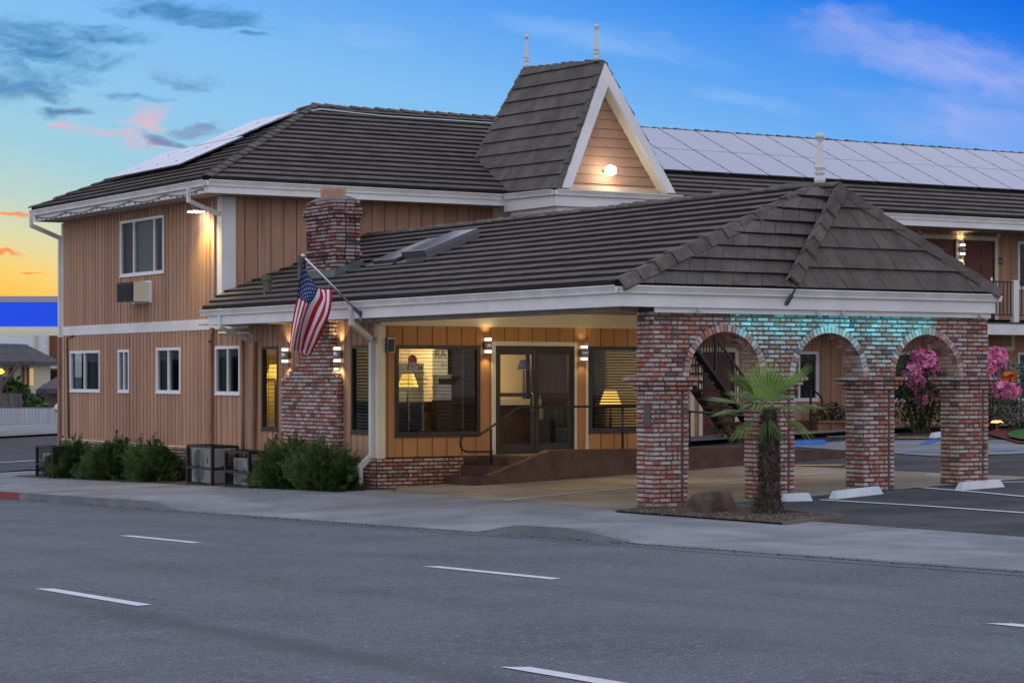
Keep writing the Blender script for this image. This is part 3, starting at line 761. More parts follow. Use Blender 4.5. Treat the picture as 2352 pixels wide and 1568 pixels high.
for x in (26.65,):
    mb = MB(); mb.box(x - .2, x + .2, 44.0, 44.25, 3.3, 5.74); mb.build('corner_post', 'trim_cream', motel)

# pointed gable (steeple) over the bay
gA, gL, gR, gB = V((27.916, 42.0, 8.86)), V((26.42, 41.42, 5.96)), V((29.42, 41.42, 5.96)), V((27.916, 45.25, 9.06))
mb = MB()
nl = (gL - gA).cross(gB - gA).normalized(); nl = nl if nl.x < 0 else -nl
nr = V((-nl.x, nl.y, nl.z))
vt = hit(1095, 365, gA, nl); vb = hit(1172, 443, gA, nl)
mirror = lambda p: V((2 * 27.916 - p.x, p.y, p.z))
upl = (gA - gL); upl = V((upl.x, 0, upl.z))
tiles(mb, [gL, gA, gB, vt, vb], upl, expo=.36, w=.34, thick=.04)
tiles(mb, [gR, gA, gB, mirror(vt), mirror(vb)], V((-upl.x, 0, upl.z)), expo=.36, w=.34, thick=.04)
vtm = mirror(vt); tiles(mb, [vt, gB, vtm], (0, -1, 1.5), expo=.36, w=.34)
caps(mb, gB, gA, nl, nr, wd=.13, rise=.06); nb = (gB - vt).cross(vtm - vt).normalized(); nb = nb if nb.z > 0 else -nb
caps(mb, vt, gB, nl, nb, wd=.12, rise=.05); caps(mb, vtm, gB, nr, nb, wd=.12, rise=.05)
caps(mb, gL + V((0, -.04, .0)), gA + V((0, -.04, 0)), nl, (0, -1, .2), wd=.16, rise=.045); caps(mb, gR + V((0, -.04, 0)), gA + V((0, -.04, 0)), nr, (0, -1, .2), wd=.16, rise=.045)
steep = mb.build('gable_roof', ['tile', 'roof_under_lip_shade'], motel)
mb = MB()   # white barge boards
lean_v = (gA - (gL + gR) / 2).normalized(); fn = V((1, 0, 0)).cross(lean_v).normalized(); fn = fn if fn.y < 0 else -fn
ai = gA - lean_v * .58; li, ri = gL + V((.235, 0, 0)), gR - V((.235, 0, 0))
for P in ((gL + V((.02, 0, 0)), li, ai, gA - lean_v * .06), (gR - V((.02, 0, 0)), ri, ai, gA - lean_v * .06)):
    mb.hexa([q + fn * .06 for q in P] + [q + fn * .15 for q in P])
mb.build('barge_board', 'trim', steep)
mb = MB()
for a_, b_ in ((li, ai), (ri, ai)): mb.face([a_ + fn * .06, b_ + fn * .06, b_ - fn * .16, a_ - fn * .16])
mb.build('rake_soffit', 'trim_cream', steep)
mb = MB()   # recessed horizontal lap siding
bz = 0
while bz < 14:
    t0, t1 = bz / 14, (bz + 1) / 14; q = lambda s_, t_: (gL + V((.1, 0, 0))).lerp(gA, t_) if s_ == 0 else (gR - V((.1, 0, 0))).lerp(gA, t_)
    rec = -fn * .16
    a, b, c_, d_ = q(0, t0), q(1, t0), q(1, t1), q(0, t1)
    mb.face([a + rec + fn * .02, b + rec + fn * .02, c_ + rec, d_ + rec], 0, rnd()); mb.face([a + rec + fn * .02, b + rec + fn * .02, b + rec, a + rec], 1); bz += 1
mb.build('gable_wall', ['lap_board', 'siding_groove'], steep)
mb = MB(); mb.face([gL + V((.2, .02, .0)), gR + V((-.2, .02, 0)), gR + V((-.17, .26, .20)), gL + V((.17, .26, .20))]); mb.build('gable_sill', 'sill_tan', steep)
mb = MB(); mb.box(26.3, 29.5, 41.36, 43.5, 5.60, 5.90); bay = mb.build('bay_fascia', 'trim', motel)
mb = MB(); gutter(mb, (26.2, 41.26, 5.955), (26.2, 43.4, 5.985), (-1, 0, 0), .12); gutter(mb, (26.2, 41.26, 5.955), (29.6, 41.26, 5.955), (0, -1, 0), .12); mb.build('bay_gutter', 'gutter', bay)
mb = MB(); mb.box(26.42, 29.4, 41.46, 43.4, 5.50, 5.60); mb.build('bay_soffit', 'trim', bay)
mb = MB(); siding(mb, ('Y', 42.9), 26.9, 29.2, 4.9, 5.5, .305); mb.build('bay_wall', ['siding', 'siding_groove'], bay)

def finial(parent, base, h, fat=1.):
    mb = MB(); s_ = h / 1.0
    mb.lathe(base, [(r * fat, z) for r, z in [(.085 * s_, -.02), (.09 * s_, .06 * s_), (.062 * s_, .12 * s_), (.05 * s_, .14 * s_), (.075 * s_, .17 * s_), (.085 * s_, .20 * s_), (.05 * s_, .235 * s_), (.082 * s_, .28 * s_), (.088 * s_, .30 * s_), (.075 * s_, .32 * s_), (.066 * s_, .34 * s_), (.036 * s_, .80 * s_), (.03 * s_, .82 * s_), (.052 * s_, .835 * s_), (.03 * s_, .85 * s_), (.058 * s_, .875 * s_), (.075 * s_, .91 * s_), (.075 * s_, .935 * s_), (.058 * s_, .975 * s_), (.02 * s_, 1.0 * s_)]], 14)
    return mb.build('finial', 'pipe_white', parent, smooth=True)
finial(steep, gA + V((-.06, .12, .06)), .80); finial(steep, gB + V((0, -.1, .06)), .76)

# pipes on the street wall
def spout(parent, pts, r, m, name='downspout'):
    mb = MB(); mb.tube(pts, r, 8); return mb.build(name, m, parent, smooth=True)
def sq_spout(parent, pts, w_, m, name='downspout'):
    mb = MB()
    for a, b in zip(pts[:-1], pts[1:]): mb.bar(a, V(b) + (V(b) - V(a)).normalized() * w_ * .35, w_, w_ * .75, up=(0, 1, 0) if abs(V(b).x - V(a).x) > .2 else (1, 0, 0))
    return mb.build(name, m, parent)
sq_spout(motel, [(19.0, 53.7, 5.88), (19.0, 53.7, 5.62), (XF - .06, 53.86, 5.35), (XF - .06, 53.86, 2.9)], .10, 'gutter')
sq_spout(motel, [(XF - .07, 53.82, 2.9), (XF - .07, 53.82, -.2)], .13, 'pipe_brown')
sq_spout(motel, [(19.02, 44.15, 5.86), (19.02, 44.15, 5.60), (XF - .02, 44.4, 5.36)], .085, 'gutter')
sq_spout(motel, [(XF - .05, 44.68, 2.98), (XF - .05, 44.74, 2.7), (XF - .05, 44.74, .25)], .12, 'pipe_brown')
spout(motel, [(XF - .04, 43.17, 2.72), (XF - .04, 43.17, .2)], .045, 'pipe_brown', 'drain_pipe')
spout(motel, [(XF - .04, 44.62, 5.40), (XF - .04, 44.66, 3.12)], .022, 'pipe_white', 'conduit')
spout(motel, [(XF - .04, 52.95, 2.93), (XF - .04, 53.42, 2.88), (XF - .04, 53.34, 1.6), (XF - .04, 53.30, .3)], .016, 'black_metal', 'cable')
spout(motel, [(XF + .02, 53.95, 0), (XF + .02, 54.0, 1.0), (XF + .02, 54.05, 1.12), (XF + .02, 54.2, 1.2), (XF + .02, 54.3, 1.12)], .085, 'ac_cream', 'standpipe')
# roof conduit
mb = MB(); y0 = 48.3; mb.tube([(23.2, 47.9, 8.02), (24.2, 48.35, 8.23), (25.2, 48.2, 8.17)] + [(25.2 + i * .5, 48.1 + .02 * math.sin(i), 8.14) for i in range(1, 12)], .022, 6); mb.build('roof_conduit', 'metal', motel)

# ================================================================== the lobby wing and its covered drive
lobby = empty('lobby_wing', (22, 38, .3), 'single storey office wing with orange lobby wall, chimney and low tile roof over the drive', 'building')
W5, W6 = (41.53, 42.31, .865, 2.55), (37.60, 38.36, .885, 2.53)
B1, B2, DR = (20.18, 22.01, .84, 2.53), (24.47, 26.05, .86, 2.53), (22.35, 24.14, .47, 2.53)
mb = MB()
siding(mb, FX, YE, YU, .40, 3.06, .245, [W5, W6, LW[3]], phase=.1, gap=.032, depth=.016)
mb.build('wall', ['siding', 'siding_groove'], lobby)
mb = MB()
siding(mb, FE, XF, 26.25, .45, 3.2, .315, [B1, B2, DR], phase=.18)
mb.build('entrance_wall', ['siding_warm', 'siding_groove'], lobby, label='warm orange siding wall round the glass doors')
mb = MB(); mb.box(26.15, 26.25, YE + .1, YB, -.1, 3.3); mb.build('side_wall', 'siding_warm', lobby)
mb = MB()
wbox(mb, FE, XF - .006, XF + .12, .001, .031, .412, 2.88); wbox(mb, FX, YE - .034, YE + .10, 0, .036, .41, 2.92)
wbox(mb, FE, 22.26, 22.35, 0, .03, .47, 2.61); wbox(mb, FE, 24.14, 24.19, 0, .03, .47, 2.61); wbox(mb, FE, 22.35, 24.14, 0, .028, 2.53, 2.61); wbox(mb, FE, 24.40, 24.455, 0, .03, .47, 2.60)
boards(mb, 'trim_cream', lobby)
mb = MB(); wbox(mb, FE, XF + .0, 26.25, 0.001, .06, 2.885, 3.15); mb.build('beam', 'trim_cream', lobby)
mb = MB()
br = MB()
bricks(br, (XF - .1, YE - .11, 0), (1, 0, 0), (0, -1, 0), 1.85, -.27, .43); bricks(br, (XF - .11, 37.95, 0), (0, -1, 0), (-1, 0, 0), 37.95 - YE + .1, -.27, .43)
bricks(br, (XF - .05, YU, 0), (0, -1, 0), (-1, 0, 0), YU - 37.95, -.55, .40)
br.box(XF - .11, XF + 1.75, YE - .11, YE - .002, -.4, .43, 1); br.box(XF - .11, XF - .002, YE - .002, 37.95, -.4, .43, 1); br.box(XF - .05, XF - .003, 37.95, YU, -.7, .40, 1)
br.build('brick_plinth', ['brick_base', 'brick_base_mortar'], lobby)

m = MB(); m.box(XF + 1.74, 26.2, YE - .012, YE + .05, -.3, .45); m.build('foundation', 'ramp_paint', lobby)
# roof faces
TZ = 3.31
E1, E2, E3 = V((18.93, 28.0, TZ)), V((22.06, 28.0, TZ)), V((26.42, 28.0, TZ))
N1, N2 = V((23.3, 28.80, 4.984)), V((23.40, 28.42, 4.94))
kL = (4.984 - TZ) / (23.3 - 18.93)
RE = V((23.3, YU - .02, 4.984))
mb = MB()
tiles(mb, [E1, N1, RE, V((19.82, YU - .02, TZ + kL * .89)), V((18.93, 43.2, TZ))], (1, 0, kL), expo=.345, w=.33, thick=.046)
pl1 = [E1, E2, N2, N1]
def tile_patch(mb, A, B, Ct, Dt, rows, w, lean, thick=.05):
    for r in range(rows):
        t0, t1 = r / rows, (r + 1) / rows
        a, b, c_, d_ = A.lerp(Dt, t0), B.lerp(Ct, t0), B.lerp(Ct, t1), A.lerp(Dt, t1)
        Lr = (b - a).length; xs = []; x = -ru(.1, w)
        while x < Lr + w: xs.append(x); x += w * ru(.97, 1.03)
        up = (d_ + c_ - a - b) / 2; e = (b - a).normalized(); up = up - e * up.dot(e); n = e.cross(up).normalized(); n = n if n.z > 0 else -n
        mb.face([a, b, c_, d_], 1)
        P2 = [(0, 0), (Lr, 0), ((c_ - a).dot(e), up.length), ((d_ - a).dot(e), up.length)]; un = up.normalized()
        sh_ = [(p[0] - lean * p[1], p[1]) for p in P2]
        for i in range(len(xs) - 1):
            q = clip(clip(sh_, 0, xs[i] + .004, True), 0, xs[i + 1] - .004, False)
            if len(q) < 3: continue
            k = rnd(); tk = thick * ru(.85, 1.2)
            f = lambda p: .03 + tk * (1 - p[1] / up.length)
            pts = [(a + e * (p[0] + lean * p[1]) + un * p[1], f(p)) for p in q]
            tp = [p + n * h for p, h in pts]; bt = [p + n * .002 for p, h in pts]
            mb.face(tp, 0, k)
            for j in range(len(q)): mb.face([tp[j], bt[j], bt[(j + 1) % len(q)], tp[(j + 1) % len(q)]], 1 if q[j][1] < 1e-4 and q[(j + 1) % len(q)][1] < 1e-4 else 0, k)  # lower lips dark here too, course shadow put into the colour
tile_patch(mb, E1, E2, N2, N1, 8, .285, .45)
tile_patch(mb, E2, E3, N2 + V((.01, 0, 0)), N2 - V((.01, 0, 0)), 5, .265, -.5)
E4 = V((26.42, YU - .05, TZ)); kR = (4.984 - TZ) / (26.42 - 23.3)
tiles(mb, [E3, E4, RE, N1], (-1, 0, kR), expo=.345, w=.33)
nL, nR_ = V((-kL, 0, 1)), V((kR, 0, 1)); n1 = (E2 - E1).cross(N2 - E1); n1 = n1 if n1.z > 0 else -n1; n2 = (E3 - E2).cross(N2 - E2); n2 = n2 if n2.z > 0 else -n2
lroof = mb.build('roof', ['tile', 'roof_under_lip_shade'], lobby)
mb = MB()
caps(mb, RE, N1, nL, nR_, L=.40, wd=.17, rise=.07)
caps(mb, E1 + V((-.02, -.02, .02)), N1, nL, V((0, -.9, .45)), L=.41, wd=.19, rise=.07)
caps(mb, E2 + V((.02, .02, .10)), N2, V((-.5, -.6, .6)), V((.5, -.6, .6)), L=.31, wd=.20, rise=.12, t=.04, sides=((-.80, -.15, -.48), (.72, -.10, -.62)))
caps(mb, E3 + V((0, 0, .02)), N2, n2, nR_, L=.42, wd=.18, rise=.07); caps(mb, N2, N1, nL, nR_, L=.3, wd=.17, rise=.07)
mb.build('ridge_cap', ['tile_cap', 'crown_mortar'], lroof)
finial(lroof, N1 + V((0, -.06, .07)), .80, 1.3)
mb = MB()
gutter(mb, (18.86, 27.93, 3.30), (18.86, 43.25, 3.295), (-1, 0, 0), .12); gutter(mb, (18.86, 27.93, 3.30), (26.50, 27.93, 3.295), (0, -1, 0), .12)
gutter(mb, (26.50, 27.93, 3.295), (26.50, 36, 3.295), (1, 0, 0), .12); mb.build('gutter', 'gutter', lroof)
mb = MB()
mb.box(18.95, 19.0, 28.07, 43.0, 2.985, 3.27); mb.box(18.95, 26.40, 28.02, 28.07, 2.985, 3.27); mb.box(26.36, 26.40, 28.07, YU, 2.985, 3.27)
mb.box(19.62, 26.36, 28.075, 28.11, 2.905, 2.985); mb.hexa([(18.95, 43.0, 2.985), (19.0, 43.0, 2.985), (19.84, 43.75, 2.985), (19.80, 43.8, 2.985), (18.95, 43.0, 3.27), (19.0, 43.0, 3.27), (19.84, 43.75, 3.27), (19.80, 43.8, 3.27)])
mb.build('fascia', 'trim', lroof)
mb = MB(); mb.box(19.0, XF - .04, 28.62, 43.6, 2.995, 3.02); mb.box(19.35, 19.66, 28.62, YE - .05, 2.93, 2.995); mb.box(19.0, 26.36, 28.07, 28.18, 2.99, 3.02); mb.build('soffit', 'soffit', lroof)
mb = MB(); mb.box(19.66, 26.3, 28.62, YE - .07, 3.16, 3.2); mb.build('ceiling', 'soffit', lroof)

# lobby windows and doors, with the lit room behind them
window(lobby, FX, *W5, .06, frame='dark_frame', glass='glass', back=None, dep=.03)
window(lobby, FX, *W6, .06, frame='dark_frame', glass='glass_dark', back=.5, dep=.03)
bw1 = window(lobby, FE, *B1, .075, frame='dark_frame', glass='glass', back=3.4, dep=.035)
bw2 = window(lobby, FE, *B2, .075, frame='dark_frame', glass='glass', back=2.2, dep=.035)
for o in (bw1, bw2): o['label'] = 'wide dark framed lobby window with blinds'
def blinds(parent, pl, a0, a1, z0, z1, m, step=.06, d=-.06, wd=.04, tilt=.4, n0=0):
    b = MB(); z = z0
    while z < z1:
        p = [wpt(pl, a0, d - wd / 2, z - tilt * wd / 2), wpt(pl, a1, d - wd / 2, z - tilt * wd / 2), wpt(pl, a1, d + wd / 2, z + tilt * wd / 2), wpt(pl, a0, d + wd / 2, z + tilt * wd / 2)]
        b.face(p); b.face([q - V((0, 0, .004)) for q in p]); z += step
    for a in (a0 + .15 * (a1 - a0), a1 - .15 * (a1 - a0)): wbox(b, pl, a - .004, a + .004, d - .003, d + .003, z0, z1)
    return b.build('blind', m, parent)
blinds(bw1, FE, B1[0] + .08, B1[1] - .08, B1[2] + .09, B1[3] - .09, 'blind', .068, tilt=.15)
blinds(bw2, FE, B2[0] + .08, B2[1] - .08, B2[2] + .09, B2[3] - .09, 'blind_dark', .055, tilt=.5)
lw = [o for o in lobby.children if o.name.startswith('window')]
blinds(lw[0], FX, W5[0] + .06, W5[1] - .06, W5[2] + .06, W5[3] - .06, 'blind_dark', .085, tilt=.1, wd=.055)
blinds(lw[1], FX, W6[0] + .06, W6[1] - .06, W6[2] + .06, W6[3] - .06, 'curtain_grey', .06, tilt=.7)
# glass doors
def glass_door(a0, a1, hs):
    f = MB(); fr = .075
    wbox(f, FE, a0, a0 + fr, -.05, -.005, .52, 2.44); wbox(f, FE, a1 - fr, a1, -.05, -.005, .52, 2.44)
    for (z0, z1) in ((.52, .66), (1.56, 1.63), (2.36, 2.44)): wbox(f, FE, a0 + fr, a1 - fr, -.05, -.008, z0, z1)
    d = f.build('glass_door', 'dark_frame', lobby)
    g = MB(); g.face([wpt(FE, a0 + fr, -.03, .66), wpt(FE, a1 - fr, -.03, .66), wpt(FE, a1 - fr, -.03, 2.36), wpt(FE, a0 + fr, -.03, 2.36)]); g.build('pane', 'glass', d)
    h = MB(); h.tube([wpt(FE, hs, -.0, 1.25), wpt(FE, hs, .05, 1.28), wpt(FE, hs, .05, 1.6), wpt(FE, hs, 0, 1.63)], .012, 6); h.build('handle', 'steel_dark', d); return d
glass_door(22.40, 23.24, 23.17); glass_door(23.26, 24.09, 23.33)
mb = MB(); wbox(mb, FE, 22.35, 24.14, -.06, .012, 2.44, 2.53); wbox(mb, FE, 22.35, 22.40, -.06, .012, .47, 2.44); wbox(mb, FE, 24.09, 24.14, -.06, .012, .47, 2.44); wbox(mb, FE, 22.40, 24.09, -.06, .02, .47, .52)
mb.build('door_frame', 'dark_frame', lobby)
# room shell
mb = MB()
mb.face([(20.0, 41.6, .47), (26.1, 41.6, .47), (26.1, 41.6, 2.9), (20.0, 41.6, 2.9)]); mb.face([(26.1, 37.4, .47), (26.1, 41.6, .47), (26.1, 41.6, 2.9), (26.1, 37.4, 2.9)])
mb.face([(20.0, 37.4, 2.9), (26.1, 37.4, 2.9), (26.1, 43.6, 2.9), (20.0, 43.6, 2.9)]); mb.box(22.6, 24.28, 39.3, 39.36, .47, 2.9); mb.box(20.0, 22.0, 39.0, 39.06, 1.45, 2.9); mb.build('lobby_room', 'beige_wall', lobby)
mb = MB(); mb.face([(19.97, 37.4, .47), (26.1, 37.4, .47), (26.1, 43.6, .47), (19.97, 43.6, .47)]); mb.box(21.57, 22.25, 37.75, 37.85, .47, 2.9); mb.box(24.3, 25.3, 38.9, 39.0, .47, 2.9); mb.box(24.4, 26.1, 39.6, 39.7, .47, 2.9); mb.build('partition', 'dark_wood', lobby)

# chimney
ch = MB()
CXF, cy0, cy1 = XF - .14, 38.69, 41.12
bricks(ch, (CXF, cy1, 0), (0, -1, 0), (-1, 0, 0), cy1 - cy0, -.5, 1.90, crs=.075); bricks(ch, (CXF - .01, cy0, 0), (1, 0, 0), (0, -1, 0), .14, -.5, 1.90, crs=.075)
ch.box(CXF, XF - .001, cy0, cy1, -.6, 1.90, 1)
for k in range(5):
    a0, a1 = cy0 + .05 * (k + 1), cy1 - .17 * (k + 1); z = 1.90 + k * .075
    bricks(ch, (CXF, a1, 0), (0, -1, 0), (-1, 0, 0), a1 - a0, z, z + .075, crs=.075); bricks(ch, (CXF - .01, a0, 0), (1, 0, 0), (0, -1, 0), .14, z, z + .075, crs=.075); ch.box(CXF, XF - .001, a0, a1, z, z + .075, 1)
bricks(ch, (CXF, 40.22, 0), (0, -1, 0), (-1, 0, 0), 40.22 - 38.95, 2.275, 3.0, crs=.075); bricks(ch, (CXF - .01, 38.95, 0), (1, 0, 0), (0, -1, 0), .14, 2.275, 3.0, crs=.075)
ch.box(CXF, XF - .001, 38.95, 40.22, 2.275, 3.0, 1)
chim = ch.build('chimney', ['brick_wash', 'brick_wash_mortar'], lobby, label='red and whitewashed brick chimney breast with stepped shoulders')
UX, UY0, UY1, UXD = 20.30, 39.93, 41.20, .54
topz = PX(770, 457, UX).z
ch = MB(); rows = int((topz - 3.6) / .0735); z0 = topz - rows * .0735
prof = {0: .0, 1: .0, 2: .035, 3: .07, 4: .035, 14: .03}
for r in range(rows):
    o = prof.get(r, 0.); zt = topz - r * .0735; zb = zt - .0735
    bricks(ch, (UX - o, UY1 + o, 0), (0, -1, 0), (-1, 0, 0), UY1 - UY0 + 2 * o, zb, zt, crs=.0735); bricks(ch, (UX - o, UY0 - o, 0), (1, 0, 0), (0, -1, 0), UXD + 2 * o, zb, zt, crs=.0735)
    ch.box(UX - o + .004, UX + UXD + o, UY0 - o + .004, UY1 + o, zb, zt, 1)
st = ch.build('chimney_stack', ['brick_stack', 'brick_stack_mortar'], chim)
ch = MB(); ch.hexa([(UX, UY0, topz), (UX + UXD, UY0, topz), (UX + UXD, UY1, topz), (UX, UY1, topz), (UX + .14, UY0 + .22, topz + .09), (UX + .40, UY0 + .22, topz + .09), (UX + .40, UY1 - .22, topz + .09), (UX + .14, UY1 - .22, topz + .09)]); ch.build('chimney_crown', 'crown_mortar', chim)
ch = MB(); ch.box(UX + .10, UX + .44, UY0 + .42, UY1 - .42, topz + .03, topz + .25); ch.build('chimney_flue', 'flue_clay', chim)
ch = MB(); zr = lambda x: TZ + kL * (x - 18.93)
ch.hexa([(UX - .03, UY0 - .02, zr(UX) + .02), (UX + UXD + .05, UY0 - .02, zr(UX + UXD) + .02), (UX + UXD + .05, UY0 - .03, zr(UX + UXD) + .02), (UX - .03, UY0 - .03, zr(UX) + .02), (UX - .03, UY0 - .02, zr(UX) + .22), (UX + UXD + .05, UY0 - .02, zr(UX + UXD) + .20), (UX + UXD + .05, UY0 - .045, zr(UX + UXD) + .20), (UX - .03, UY0 - .045, zr(UX) + .22)])
ch.box(UX - .045, UX - .03, UY0 - .04, UY1 + .02, zr(UX) - .02, zr(UX) + .20); ch.build('flashing', 'flashing', chim)

# skylights
def skylight(y0, y1, x0, x1, h):
    up = V((1, 0, kL)).normalized(); nn = V((-kL, 0, 1)).normalized(); a = V((x0, 0, zr(x0))); L_ = (x1 - x0) * math.sqrt(1 + kL * kL)
    def bx(mb, u0, u1, v0, v1, w0, w1):
        P = lambda u, v_, w_: V((0, v_, 0)) + a + up * u + nn * w_
        mb.hexa([P(u0, v0, w0), P(u1, v0, w0), P(u1, v1, w0), P(u0, v1, w0), P(u0, v0, w1), P(u1, v0, w1), P(u1, v1, w1), P(u0, v1, w1)])
    m1 = MB(); bx(m1, 0, L_, y0, y1, .02, h * .6); bx(m1, -.03, L_ + .03, y0 - .03, y0 + .05, h * .62, h); bx(m1, -.03, L_ + .03, y1 - .05, y1 + .03, h * .62, h); bx(m1, -.03, .05, y0 + .05, y1 - .05, h * .62, h); bx(m1, L_ - .05, L_ + .03, y0 + .05, y1 - .05, h * .62, h)
    o = m1.build('skylight', 'steel_dark', lroof)
    m1 = MB(); bx(m1, .05, L_ - .05, y0 + .05, y1 - .05, h * .85, h * 1.005); m1.build('skylight_glass', 'sky_glass', o)
    m1 = MB(); bx(m1, -.16, .02, y0 - .1, y1 + .1, .055, .07); m1.build('flashing', 'metal', o)
skylight(38.60, 39.50, 20.95, 22.15, .13); skylight(37.42, 38.28, 20.98, 22.10, .24)
def roof_vent(x, y, h, r):
    m1 = MB(); z = zr(x); m1.lathe((x, y, z - .02), [(r, 0), (r, h * .72), (r * 1.25, h * .72), (r * 1.25, h), (r * .3, h)], 12); m1.build('roof_vent', 'vent_green', lroof)
    
roof_vent(19.62, 41.6, .42, .085); roof_vent(20.33, 41.5, .55, .075)
# lobby downspouts, conduit
sq_spout(lobby, [(18.93, 42.35, 3.2), (18.93, 42.35, 2.93), (XF - .07, 42.55, 2.62)], .075, 'gutter')
sq_spout(lobby, [(XF - .07, 42.55, 2.66), (XF - .07, 42.62, .3)], .085, 'pipe_brown')
sq_spout(lobby, [(18.93, 36.6, 3.2), (18.93, 36.6, 2.90), (XF - .08, 37.42, 2.62), (XF - .08, 37.42, .48), (XF - .30, 37.46, .28), (XF - .30, 37.46, -.02), (XF - .45, 37.5, -.13)], .10, 'pipe_white')
spout(lobby, [(XF - .03, 44.4, 2.86), (XF - .03, 42.9, 2.84), (XF - .03, 42.72, 2.8), (XF - .03, 42.72, .3)], .022, 'pipe_white', 'conduit')

# ================================================================== brick arcade of the covered drive
arc = empty('brick_arcade', (XP, YP, 0), 'red and whitewashed brick arcade of three arches on four square piers beside the palm', 'arcade')
PXS = [(19.665, 20.30), (21.70, 22.335), (23.735, 24.37), (25.755, 26.39)]
SPR, TOP = 1.945, 2.93
ARC = [((PXS[i][1] + PXS[i + 1][0]) / 2, (PXS[i + 1][0] - PXS[i][1]) / 2) for i in range(3)]
for i, (a, b) in enumerate(PXS):
    p = MB(); g0 = G(a, YP) - .05
    chan = lambda za, zb: [(0, .495), (.54, b - a)]
    z0 = SPR - math.ceil((SPR - g0) / .0702) * .0702
    bricks(p, (a, YP, 0), (1, 0, 0), (0, -1, 0), b - a, z0, SPR - .21, allowed=chan)
    bricks(p, (a, YP + PDEP, 0), (0, -1, 0), (-1, 0, 0), PDEP, z0, SPR - .21, bond=False)
    bricks(p, (b, YP, 0), (0, 1, 0), (1, 0, 0), PDEP, z0, SPR - .21, bond=False); bricks(p, (b, YP + PDEP, 0), (-1, 0, 0), (0, 1, 0), b - a, z0, SPR - .21)
    p.box(a + .003, b - .003, YP + .003, YP + PDEP - .003, z0 - .1, SPR - .21, 1)
    p.build('pier', ['brick', 'brick_mortar'], arc)
    p = MB()
    for k, o in enumerate((.045, .095, .15)):
        za = SPR - .21 + k * .07; zb = za + .07
        bricks(p, (a - o, YP - o, 0), (1, 0, 0), (0, -1, 0), b - a + 2 * o, za, zb, crs=.07); bricks(p, (a - o, YP + PDEP + o, 0), (0, -1, 0), (-1, 0, 0), PDEP + 2 * o, za, zb, crs=.07)
        bricks(p, (b + o, YP - o, 0), (0, 1, 0), (1, 0, 0), PDEP + 2 * o, za, zb, crs=.07)
        p.box(a - o + .003, b + o - .003, YP - o + .003, YP + PDEP + o, za, zb, 1)
    p.build('pier_capital', ['brick', 'brick_mortar'], arc)
x0, x1 = PXS[0][0], PXS[3][1]
p = MB()
def open_iv(za, zb, grow=.10):
    zm = (za + zb) / 2 - SPR; ivs = []; cur = 0.
    for (cx, r) in ARC:
        R_ = r + grow
        if zm < R_:
            h = math.sqrt(R_ * R_ - zm * zm); ivs.append((cur, cx - h - x0)); cur = cx + h - x0
    ivs.append((cur, x1 - x0)); return [(a, b) for a, b in ivs if b - a > .03]
bricks(p, (x0, YP, 0), (1, 0, 0), (0, -1, 0), x1 - x0, SPR, TOP, crs=(TOP - SPR) / 14, allowed=open_iv)
bricks(p, (x0, YP + PDEP, 0), (0, -1, 0), (-1, 0, 0), PDEP, SPR, TOP, crs=(TOP - SPR) / 14, bond=True); bricks(p, (x1, YP, 0), (0, 1, 0), (1, 0, 0), PDEP, SPR, TOP, crs=(TOP - SPR) / 14)
# mortar core as vertical slivers following the arches
xs = sorted({x0 + .003, x1 - .003} | {cx + r * math.cos(math.pi * k / 32) for cx, r in ARC for k in range(33)})
def zlow(x):
    for cx, r in ARC:
        if abs(x - cx) < r - 1e-6: return SPR + math.sqrt(r * r - (x - cx) ** 2)
    return SPR
for xa, xb in zip(xs[:-1], xs[1:]):
    xm = (xa + xb) / 2; ins = any(abs(xm - cx) < r for cx, r in ARC)
    za, zb_ = (zlow(xa), zlow(xb)) if ins else (SPR, SPR)
    p.hexa([(xa, YP + .003, za), (xb, YP + .003, zb_), (xb, YP + PDEP, zb_), (xa, YP + PDEP, za), (xa, YP + .003, TOP + .06), (xb, YP + .003, TOP + .06), (xb, YP + PDEP, TOP + .06), (xa, YP + PDEP, TOP + .06)], 1)
arcw = p.build('arch_wall', ['brick', 'brick_mortar'], arc)
for cx, r in ARC:   # voussoirs in front, soffit bricks inside
    p = MB(); nv = 31
    for k in range(nv):
        t0, t1 = math.pi * (k + .09) / nv, math.pi * (k + .91) / nv; q = lambda rr_, t_, y_: V((cx + rr_ * math.cos(t_), y_, SPR + rr_ * math.sin(t_)))
        yo = YP - .018 + ru(-.004, .004); kk = rnd()
        p.hexa([q(r - .012, t0, yo), q(r + .095, t0, yo), q(r + .095, t1, yo), q(r - .012, t1, yo), q(r - .012, t0, YP + .10), q(r + .095, t0, YP + .10), q(r + .095, t1, YP + .10), q(r - .012, t1, YP + .10)], 0, kk)
    for k in range(nv):
        t0, t1 = math.pi * (k + .08) / nv, math.pi * (k + .92) / nv
        for (ya, yb) in ((YP + .108, YP + .265), (YP + .275, YP + PDEP)):
            p.hexa([q(r - .010, t0, ya), q(r + .03, t0, ya), q(r + .03, t1, ya), q(r - .010, t1, ya), q(r - .010, t0, yb), q(r + .03, t0, yb), q(r + .03, t1, yb), q(r - .010, t1, yb)], 0, rnd())
    p.build('arch_ring', ['brick', 'brick_mortar'], arc)

